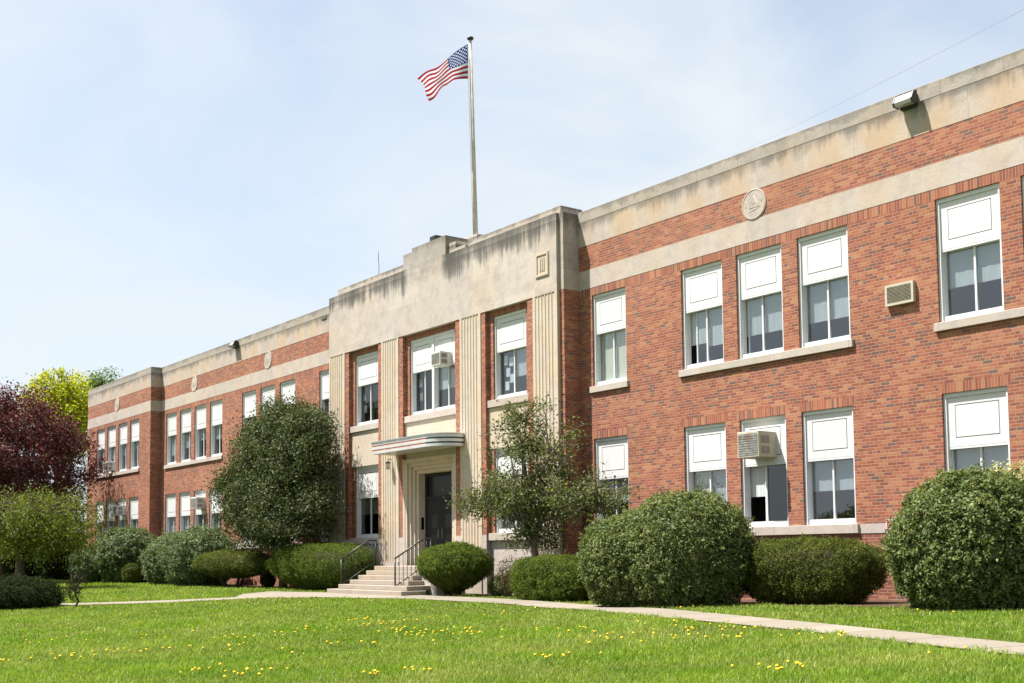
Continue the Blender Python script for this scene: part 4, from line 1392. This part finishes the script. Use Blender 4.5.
WEEP = leaf_mat('weeping_tree_leaves', [(0, (0.069, 0.0862, 0.015)), (0.5, (0.1495, 0.184, 0.03)), (0.9, (0.207, 0.253, 0.045)), (1, (0.276, 0.2875, 0.08))], 0.6, 0.2, 0.38, (1.25, 1.25, 0.6))
SHADE = leaf_mat('dark_and_shaded_leaves', [(0, (0.009, 0.015, 0.006)), (.5, (0.020, 0.031, 0.009)), (1, (0.045, 0.062, 0.016))], 0.8, 0.08, 0.2)  # dark leaves; the shade lying on the low shrub is mixed into these colours
VARI = leaf_mat('variegated_leaves', [(0, (0.14, 0.17, 0.05)), (.35, (0.45, 0.42, 0.20)), (.7, (0.62, 0.58, 0.36)), (1, (0.60, 0.42, 0.02))], 0.5, 0.3, 0.3)
DRY = leaf_mat('dry_twig_leaves', [(0, (0.10, 0.08, 0.04)), (.5, (0.20, 0.16, 0.08)), (1, (0.15, 0.19, 0.06))], 0.7, 0.2, 0.2)


def z_(x, y): return float(zg(x, y))


# big rounded bushes
c = (13.78, -3.15)
bush('round_bush', 'huge dome shaped green bush at the right edge under a ground floor window', 'bush', (*c, 1.18), (1.32, 1.36, 1.30), 2.05, 95000, 0.062, .52, BOX, z_(*c) - .02, lump=.10, seed=4, shoots=260, shoot_len=0.15, group='rounded broadleaf bushes')
c = (6.8, -3.3)
bush('round_bush', 'big double domed green bush in front of the windows right of the pavilion', 'bush', (*c, 1.25), (1.75, 1.4, 1.4), 2.2, 90000, 0.062, .52, BOX, z_(*c) - .02, lump=.11, seed=8, shoots=300, shoot_len=0.15, group='rounded broadleaf bushes',
     lobes=[((7.25, -3.25, 1.17), (1.42, 1.33, 1.27)), ((5.95, -3.45, 1.0), (1.25, 1.22, 1.12))])
c = (13.25, -0.75)
bush('variegated_shrub', 'yellow and cream variegated shrub showing above the huge right bush', 'shrub', (*c, 1.62), (1.0, .5, 1.16), 2.0, 9000, 0.075, .5, VARI, z_(*c), lump=.25, thick=.4, seed=21)
c = (9.45, -2.15)
bush('yew_hedge', 'low flat topped yew hedge between the two huge round bushes on the right', 'hedge', (*c, 0.78), (1.62, .84, .67), 3.4, 80000, 0.05, .26, YEW, z_(*c), lump=.11, lumpscale=3, seed=31, shoots=200, shoot_len=0.07, undercut=.18, group='clipped yews', upright=.5)
c = (1.73, -2.3)
bush('yew_hedge', 'low square clipped yew hedge under the sparse holly tree', 'hedge', (*c, 0.59), (1.34, .70, .56), 4.0, 65000, 0.05, .26, YEWB, z_(*c), lump=.11, lumpscale=3, seed=33, shoots=180, shoot_len=0.09, group='clipped yews', upright=.5)
c = (-3.29, -2.05)
bush('yew_bush', 'rounded clipped yew with bare twigs showing, right of the front steps', 'bush', (*c, 0.85), (1.2, .88, .68), 2.6, 65000, 0.05, .26, YEWB, z_(*c), lump=.11, lumpscale=3, seed=35, shoots=160, shoot_len=0.07, undercut=.62, group='clipped yews', upright=.5)
c = (-12.06, -1.75)
bush('yew_hedge', 'large square clipped yew left of the front steps beside the handrail', 'hedge', (*c, 0.88), (2.95, .92, .77), 3.6, 85000, 0.055, .26, YEWB, z_(*c), lump=.10, lumpscale=2.4, seed=37, shoots=260, shoot_len=0.13, undercut=.3, group='clipped yews', upright=.6)
c = (-18.55, -2.15)
bush('yew_bush', 'wide flat mushroom shaped yew left of the square yew', 'bush', (*c, 0.95), (2.65, 1.0, .52), 2.6, 55000, 0.06, .28, YEW, z_(*c), lump=.11, lumpscale=2, seed=39, shoots=180, shoot_len=0.08, undercut=.62, group='clipped yews', upright=.5)
c = (-29.2, -2.5)
bush('yew_bush', 'small dark ball shaped yew between the two grey green bushes', 'bush', (*c, 0.50), (.44, .44, .48), 2.4, 9000, 0.06, .3, YEW, z_(*c), lump=.11, seed=41, group='clipped yews')
c = (-23.5, -1.9)
bush('grey_bush', 'large grey green bush under the left wing windows, left of the mushroom yew', 'bush', (*c, 1.25), (2.75, 1.5, 1.35), 2.1, 80000, 0.085, .5, GREYB, z_(*c), lump=.15, lumpscale=1.6, seed=43, shoots=260, shoot_len=0.28, group='grey green bushes', upright=.5,
     lobes=[((-22.7, -1.9, 1.15), (2.1, 1.35, 1.30)), ((-25.1, -1.95, 1.05), (1.8, 1.3, 1.2))])
c = (-31.6, -2.2)
bush('grey_bush', 'large grey green bush near the far end of the school beneath the last windows', 'bush', (*c, 1.3), (3.0, 1.5, 1.4), 2.1, 70000, 0.09, .5, GREYB, z_(*c), lump=.15, lumpscale=1.4, seed=45, shoots=240, shoot_len=0.28, group='grey green bushes', upright=.5,
     lobes=[((-31.2, -2.0, 1.28), (1.9, 1.35, 1.36)), ((-33.2, -3.0, .88), (1.15, 1.15, .94))])
# small things by the steps
c = (-1.3, -1.6)
bush('dry_shrub', 'thin dry brown shrub between the rounded yew and the low square hedge', 'shrub', (*c, .62), (.42, .35, .55), 2.0, 1600, 0.05, .4, DRY, z_(*c), lump=.3, thick=.9, seed=47)
c = (-2.0, -1.35)
bush('small_shrub', 'small green shrub close to the ground behind the rounded yew', 'shrub', (*c, .32), (.40, .35, .30), 2.0, 5000, 0.05, .5, BOX, z_(*c), lump=.2, thick=.5, seed=48)
c = (-16.6, -1.6)
bush('small_shrub', 'small green shrub in the mulch between the mushroom yew and the square yew', 'shrub', (*c, .34), (.32, .30, .32), 2.0, 3000, 0.06, .5, SHADE, z_(*c), lump=.2, thick=.5, seed=49)

# trees in front of the school
tree('holly_tree', 'big dense dark holly tree in front of the left wing beside the pavilion', 'tree', (-15.7, -1.4, .03), (-15.7, -1.4, 1.4), (-14.9, -1.95, 4.35), (3.3, 1.2, 2.55), 400, 118, .40, 0.095, .55, HOLLY, seed=51,
     limbs=26, trunk_r=.15, shell=2.0, zmin=1.75, lump=.3, group='holly trees before the school', more=[((-15.2, -1.95, 3.0), (4.2, 1.25, 1.6), 380), ((-18.6, -2.2, 3.9), (.9, .8, 1.2), 40), ((-13.0, -2.0, 4.6), (1.3, .8, 1.6), 80), ((-14.6, -2.0, 5.9), (2.1, .9, 1.1), 80), ((-12.7, -1.95, 5.4), (1.7, .8, 1.2), 90), ((-17.2, -2.0, 5.4), (1.4, .8, 1.0), 50), ((-15.0, -2.1, 2.5), (2.2, 1.0, .7), 40)])
tree('holly_tree', 'sparse open holly tree with bare twigs right of the entrance door', 'tree', (0.1, -1.75, .03), (0.08, -1.75, 1.6), (-0.35, -1.85, 2.75), (3.0, 1.0, .80), 205, 57, .34, 0.086, .5, HOLLY2, seed=53, bark=TWIGL,
     limbs=30, trunk_r=.13, limb_r=.22, shell=1.7, zmin=1.7, twig_r=.012, limb_up=.12, trunks=1, lump=.35, group='holly trees before the school', more=[((0.25, -1.85, 4.1), (1.75, .95, 1.25), 85), ((2.3, -1.8, 2.6), (1.5, .9, .55), 50), ((.2, -1.8, 1.7), (1.0, .6, .5), 24)])
# plum, weeping tree and low shrub at the left edge
tree('plum_tree', 'large purple leaved plum tree at the left edge of the lawn', 'tree', (-39.4, -5.8, -.02), (-39.4, -5.8, 2.0), (-39.4, -5.8, 6.0), (4.7, 4.2, 4.3), 560, 100, .62, 0.16, .5, PLUM, seed=61,
     limbs=24, trunk_r=.24, shell=2.2, zmin=1.9, lump=.2)
tree('weeping_tree', 'low weeping green tree with two stout trunks before the purple plum', 'tree', (-27.3, -7.9, -.08), (-27.2, -7.9, 1.7), (-26.9, -7.4, 3.05), (2.9, 2.5, 1.15), 300, 95, .42, 0.115, .42, WEEP, seed=63,
     limbs=20, trunk_r=.20, shell=2.0, zmin=1.6, droop=1.1, trunks=2, limb_up=.3, lump=.35, group=None)
c = (-10.9, -12.1)
bush('low_shrub', 'low dark spreading shrub in the lawn at the bottom left', 'shrub', (*c, .15), (1.75, 1.2, .58), 2.0, 45000, 0.055, .45, SHADE, z_(*c), lump=.25, lumpscale=2.2, thick=.5, seed=65, upright=.4)  # leaf colour darkened to carry shade cast from outside the view
tree('young_sapling', 'small upright leafy sprig beside the low dark shrub at the left', 'sapling', (-8.8, -11.0, z_(-8.8, -11.0)), (-8.8, -11.0, .25), (-8.8, -11.0, .52), (.32, .28, .48), 34, 22, .10, 0.05, .5, SHADE, seed=67, limbs=8, trunk_r=.02, twig_r=.004, zmin=-.05)
# background trees and shrubs
tree('maple_tree', 'bright lime yellow tree rising behind the purple plum', 'tree', (-66.2, 4.5, 0), (-66.2, 4.5, 5), (-66.2, 4.5, 12.0), (2.9, 2.8, 3.3), 260, 60, .7, 0.22, .7, LIME, seed=71, limbs=18, trunk_r=.3, shell=2.0, lump=.25)
tree('green_tree', 'light green tree just peeking above the far end of the roof', 'tree', (-83, 13, 0), (-83, 13, 7), (-83, 13, 15.6), (2.6, 2.6, 2.7), 200, 50, .7, 0.24, .6, FRESH, seed=73, limbs=16, trunk_r=.28, shell=1.6, lump=.35)
for k, (x, y, r, h, lab) in enumerate(((-44.6, -1.2, 1.9, 2.9, 'dark bush behind the weeping tree, nearest the far end of the school'), (-48.2, -2.4, 2.4, 2.7, 'dark bush behind the weeping tree, in the middle of three'), (-53.5, -3.6, 3.0, 3.0, 'dark bush behind the weeping tree, farthest left of three'))):
    bush('background_bush', lab, 'bush', (x, y, h * .45), (r, r * .8, h * .55), 2.2, 16000, 0.14, .5, SHADE, z_(x, y), lump=.2, lumpscale=1, seed=80 + k, group='dark bushes behind the weeping tree')
for k, (x, y, s, lab) in enumerate(((-95, -30, 1.0, 'distant tree at the left behind the plum, with the broadest crown'), (-110, -8, 1.1, 'distant tree at the left behind the plum, standing near the lime tree'), (-84, -42, .9, 'distant tree at the left edge, nearest the lawn'))):
    tree('distant_tree', lab, 'tree', (x, y, 0), (x, y, 3), (x, y, 7.5 * s), (6.5 * s, 6 * s, 5.2 * s), 160, 50, 1.5, 0.5, .7, FRESH if k != 1 else WEEP, seed=90 + k, limbs=10, trunk_r=.3, group='distant trees on the left', shell=2.0)

# ------------------------------------------------------------------ lawn
GRASS = None


def grass_material():
    m, nt, b = new_mat('grass_blades')
    a = nt.nodes.new('ShaderNodeAttribute'); a.attribute_name = 'tint'
    col = ramp(nt, a.outputs['Fac'], [(0, (0.075, 0.155, 0.012)), (.35, (0.155, 0.275, 0.016)), (.65, (0.25, 0.38, 0.026)), (.9, (0.36, 0.46, 0.055)), (1, (0.50, 0.50, 0.14))])
    dry = ramp(nt, a.outputs['Fac'], [(0, (0.15, 0.185, 0.036)), (.5, (0.31, 0.35, 0.08)), (.85, (0.45, 0.46, 0.15)), (1, (0.54, 0.50, 0.24))])
    g = nt.nodes.new('ShaderNodeNewGeometry')
    d1 = noise(nt, g.outputs['Position'], 0.42, 4, 0.6, (1, 1, 0.01))
    d2 = noise(nt, g.outputs['Position'], 2.3, 3, 0.6, (1, 1, 0.01))
    dd = math_node(nt, 'ADD', math_node(nt, 'MULTIPLY', d1, .65), math_node(nt, 'MULTIPLY', d2, .35))
    col = mixc(nt, ramp(nt, dd, [(.42, 0.0), (.60, .85)]), col, dry)
    d3 = noise(nt, g.outputs['Position'], 1.1, 5, 0.65, (1, 1, 0.01))
    col = mixc(nt, 1.0, col, ramp(nt, d3, [(.32, (.72, .80, .72)), (.50, (1, 1, 1)), (.70, (1.16, 1.10, 1.0))]), 'MULTIPLY')
    nt.links.new(col, b.inputs['Base Color']); b.inputs['Roughness'].default_value = 0.5; b.inputs['Specular IOR Level'].default_value = 0.3
    tl = nt.nodes.new('ShaderNodeBsdfTranslucent'); nt.links.new(mixc(nt, 1.0, col, (1.1, 1.2, .6), 'MULTIPLY'), tl.inputs[0])
    mx = nt.nodes.new('ShaderNodeMixShader'); mx.inputs[0].default_value = 0.40
    nt.links.new(b.outputs[0], mx.inputs[1]); nt.links.new(tl.outputs[0], mx.inputs[2])
    nt.links.new(mx.outputs[0], nt.nodes['Material Output'].inputs[0])
    return m


def build_grass(n=760000):
    g = np.random.default_rng(99)
    yaw = math.atan2(F_.y, F_.x)
    r = 7.0 * (75.0 / 7.0) ** (g.random(n) ** 0.92)
    an = yaw + np.radians(-30 + 60 * g.random(n))
    X = CAM[0] + r * np.cos(an); Y = CAM[1] + r * np.sin(an)
    Pj = np.stack([X, Y, np.zeros(n)], 1)
    jx = (vnoise(Pj, 2.2, 21) - .5) * .30 + (vnoise(Pj, 7.0, 22) - .5) * .20
    jy = (vnoise(Pj, 2.2, 23) - .5) * .30 + (vnoise(Pj, 7.0, 24) - .5) * .20
    ok = ~in_poly(X + jx, Y + jy, PATH) & ~in_poly(X + jx * 2, Y + jy * 2, MB_POLY)
    ok &= ~((Y > -0.6) & (X > -43.2) & (X < 20)) & ~((X > -8.9) & (X < -3.3) & (Y > -3.3))
    X, Y, r = X[ok], Y[ok], r[ok]; n = len(X)
    Z = zg(X, Y)
    P2 = np.stack([X, Y, np.zeros(n)], 1)
    patch = vnoise(P2, .45, 5) * .5 + vnoise(P2, 1.6, 6) * .3 + vnoise(P2, 5.0, 7) * .2
    h = (0.022 + 0.05 * g.random(n) ** 1.6) * (0.40 + 1.2 * patch) * np.clip(1 + (r - 30) / 60, 1, 1.6)
    w = 0.0040 * np.clip(r / 13, .8, 3.5) * (.7 + .6 * g.random(n))
    a = g.random(n) * 2 * np.pi
    lean = h * (.25 + .7 * g.random(n))
    la = g.random(n) * 2 * np.pi
    bx, by = np.cos(a) * w, np.sin(a) * w
    lx, ly = np.cos(la) * lean, np.sin(la) * lean
    V = np.empty((n, 5, 3), np.float32)
    zb = Z - .005
    V[:, 0] = np.stack([X - bx, Y - by, zb], 1); V[:, 1] = np.stack([X + bx, Y + by, zb], 1)
    V[:, 2] = np.stack([X + bx * .8 + lx * .35, Y + by * .8 + ly * .35, Z + h * .6], 1)
    V[:, 3] = np.stack([X - bx * .8 + lx * .35, Y - by * .8 + ly * .35, Z + h * .6], 1)
    V[:, 4] = np.stack([X + lx, Y + ly, Z + h], 1)
    me = bpy.data.meshes.new('grass')
    me.vertices.add(5 * n); me.vertices.foreach_set('co', V.ravel())
    base = (np.arange(n) * 5)[:, None]
    loops = np.concatenate([base + np.array([[0, 1, 2, 3]]), base + np.array([[3, 2, 4]])], 1).astype(np.int32)
    me.loops.add(7 * n); me.loops.foreach_set('vertex_index', loops.ravel())
    me.polygons.add(2 * n)
    ls = np.stack([np.arange(n) * 7, np.arange(n) * 7 + 4], 1).astype(np.int32).ravel()
    me.polygons.foreach_set('loop_start', ls)
    at = me.attributes.new('tint', 'FLOAT', 'POINT')
    tint = np.clip(.05 + .55 * patch + .38 * g.random(n) ** 1.3 + (g.random(n) < .03) * .4, 0, 1)
    at.data.foreach_set('value', np.repeat(tint, 5).astype(np.float32))
    me.materials.append(grass_material())
    me.update(calc_edges=True)
    o = link_mesh('grass', me)
    tag(o, 'sunlit green lawn grass in front of the school', 'grass', kind='stuff')


build_grass()


# dandelions
def build_dandelions():
    YEL = plain('dandelion_yellow', (0.80, 0.55, 0.01), 0.7, vary=0.1)
    STEM = plain('dandelion_stem', (0.14, 0.2, 0.03), 0.7)
    m = MB()
    m.tube([(0, 0, 0), (0.004, 0, .05), (0.006, 0, .085)], 0.0035, STEM, 5)
    n = 12
    rings = [(0.006, .080), (0.026, .090), (0.024, .098), (0.012, .106)]
    pr = None
    for r_, z in rings:
        cur = [(0.006 + r_ * math.cos(2 * math.pi * k / n) * (1 if k % 2 else .86), r_ * math.sin(2 * math.pi * k / n) * (1 if k % 2 else .86), z) for k in range(n)]
        if pr:
            for k in range(n): m.poly([pr[k], pr[(k + 1) % n], cur[(k + 1) % n], cur[k]], YEL)
        pr = cur
    m.poly(pr, YEL)
    proto = m.build('dandelion')
    tag(proto, 'small yellow dandelion flower standing in the lawn', 'dandelion', 'dandelions in the lawn')
    g = np.random.default_rng(17)
    # clusters: pixel centre in the photograph turned into ground points once: (x, y, spread, count)
    CL = DANDELION_CLUSTERS
    first = True
    for (cx, cy, sx, k) in CL:
        for i in range(k):
            x, y = cx + g.normal() * sx * .72, cy + g.normal() * sx * .72
            if in_poly(np.array([x]), np.array([y]), PATH)[0]: continue
            o = proto if first else proto.copy()
            if not first: COL.objects.link(o)
            first = False
            o.location = (x, y, z_(x, y) + g.uniform(-.03, .0)); s = g.uniform(.5, .92)
            o.rotation_euler = (g.normal() * .15, g.normal() * .15, g.uniform(0, 6.28)); o.scale = (s, s, g.uniform(.8, 1.05))


DANDELION_CLUSTERS = [(3.94, -9.29, 0.35, 14), (6.02, -9.83, 0.35, 12), (8.19, -10.63, 0.5, 10), (9.23, -10.72, 0.6, 10), (10.17, -10.8, 0.6, 8), (6.39, -11.73, 0.8, 12), (6.92, -12.88, 0.7, 10), (8.47, -14.19, 0.6, 7), (4.74, -13.75, 1, 8), (7.94, -15.32, 0.5, 9), (7.94, -16.15, 0.4, 8), (3.54, -15.49, 1.0, 10), (8.19, -16.8, 0.3, 5), (10.6, -13.23, 1.2, 12), (12.18, -15.95, 0.4, 4), (12.35, -15.85, 0.3, 3), (13.46, -15.76, 0.2, 6), (12.89, -15.42, 0.2, 5), (10.09, -11.63, 0.6, 8), (11.0, -10.3, 0.8, 10), (14.7, -12.73, 0.3, 8), (12.85, -10.54, 0.5, 6), (13.89, -11.28, 0.4, 5), (13.14, -8.95, 0.5, 6), (12.85, -9.82, 0.9, 8), (15.04, -9.68, 0.5, 7), (11.89, -8.31, 0.6, 6), (13.93, -10.12, 0.6, 6), (14.54, -14.91, 0.2, 7), (14.71, -14.6, 0.2, 4), (17.77, -12.55, 0.25, 10), (16.18, -9.23, 0.6, 5), (13.43, -8.45, 0.8, 8), (4.96, -5.11, 1.2, 7), (5.53, -7.35, 0.8, 5), (8.35, -4.58, 0.5, 3), (14.57, -4.87, 1.0, 2), (17.99, -11.07, 0.5, 2)]
build_dandelions()

# all finishes are a little duller than first mixed: one common albedo factor
for mat_ in bpy.data.materials:
    nt_ = mat_.node_tree
    if not nt_: continue
    for nd in list(nt_.nodes):
        if nd.type in ('BSDF_PRINCIPLED', 'BSDF_TRANSLUCENT'):
            inp = nd.inputs[0]
            k_ = 0.80
            if inp.is_linked:
                src = inp.links[0].from_socket
                nt_.links.new(mixc(nt_, 1.0, src, (k_, k_, k_), 'MULTIPLY'), inp)

scene.render.resolution_x = 1024
scene.render.resolution_y = 683
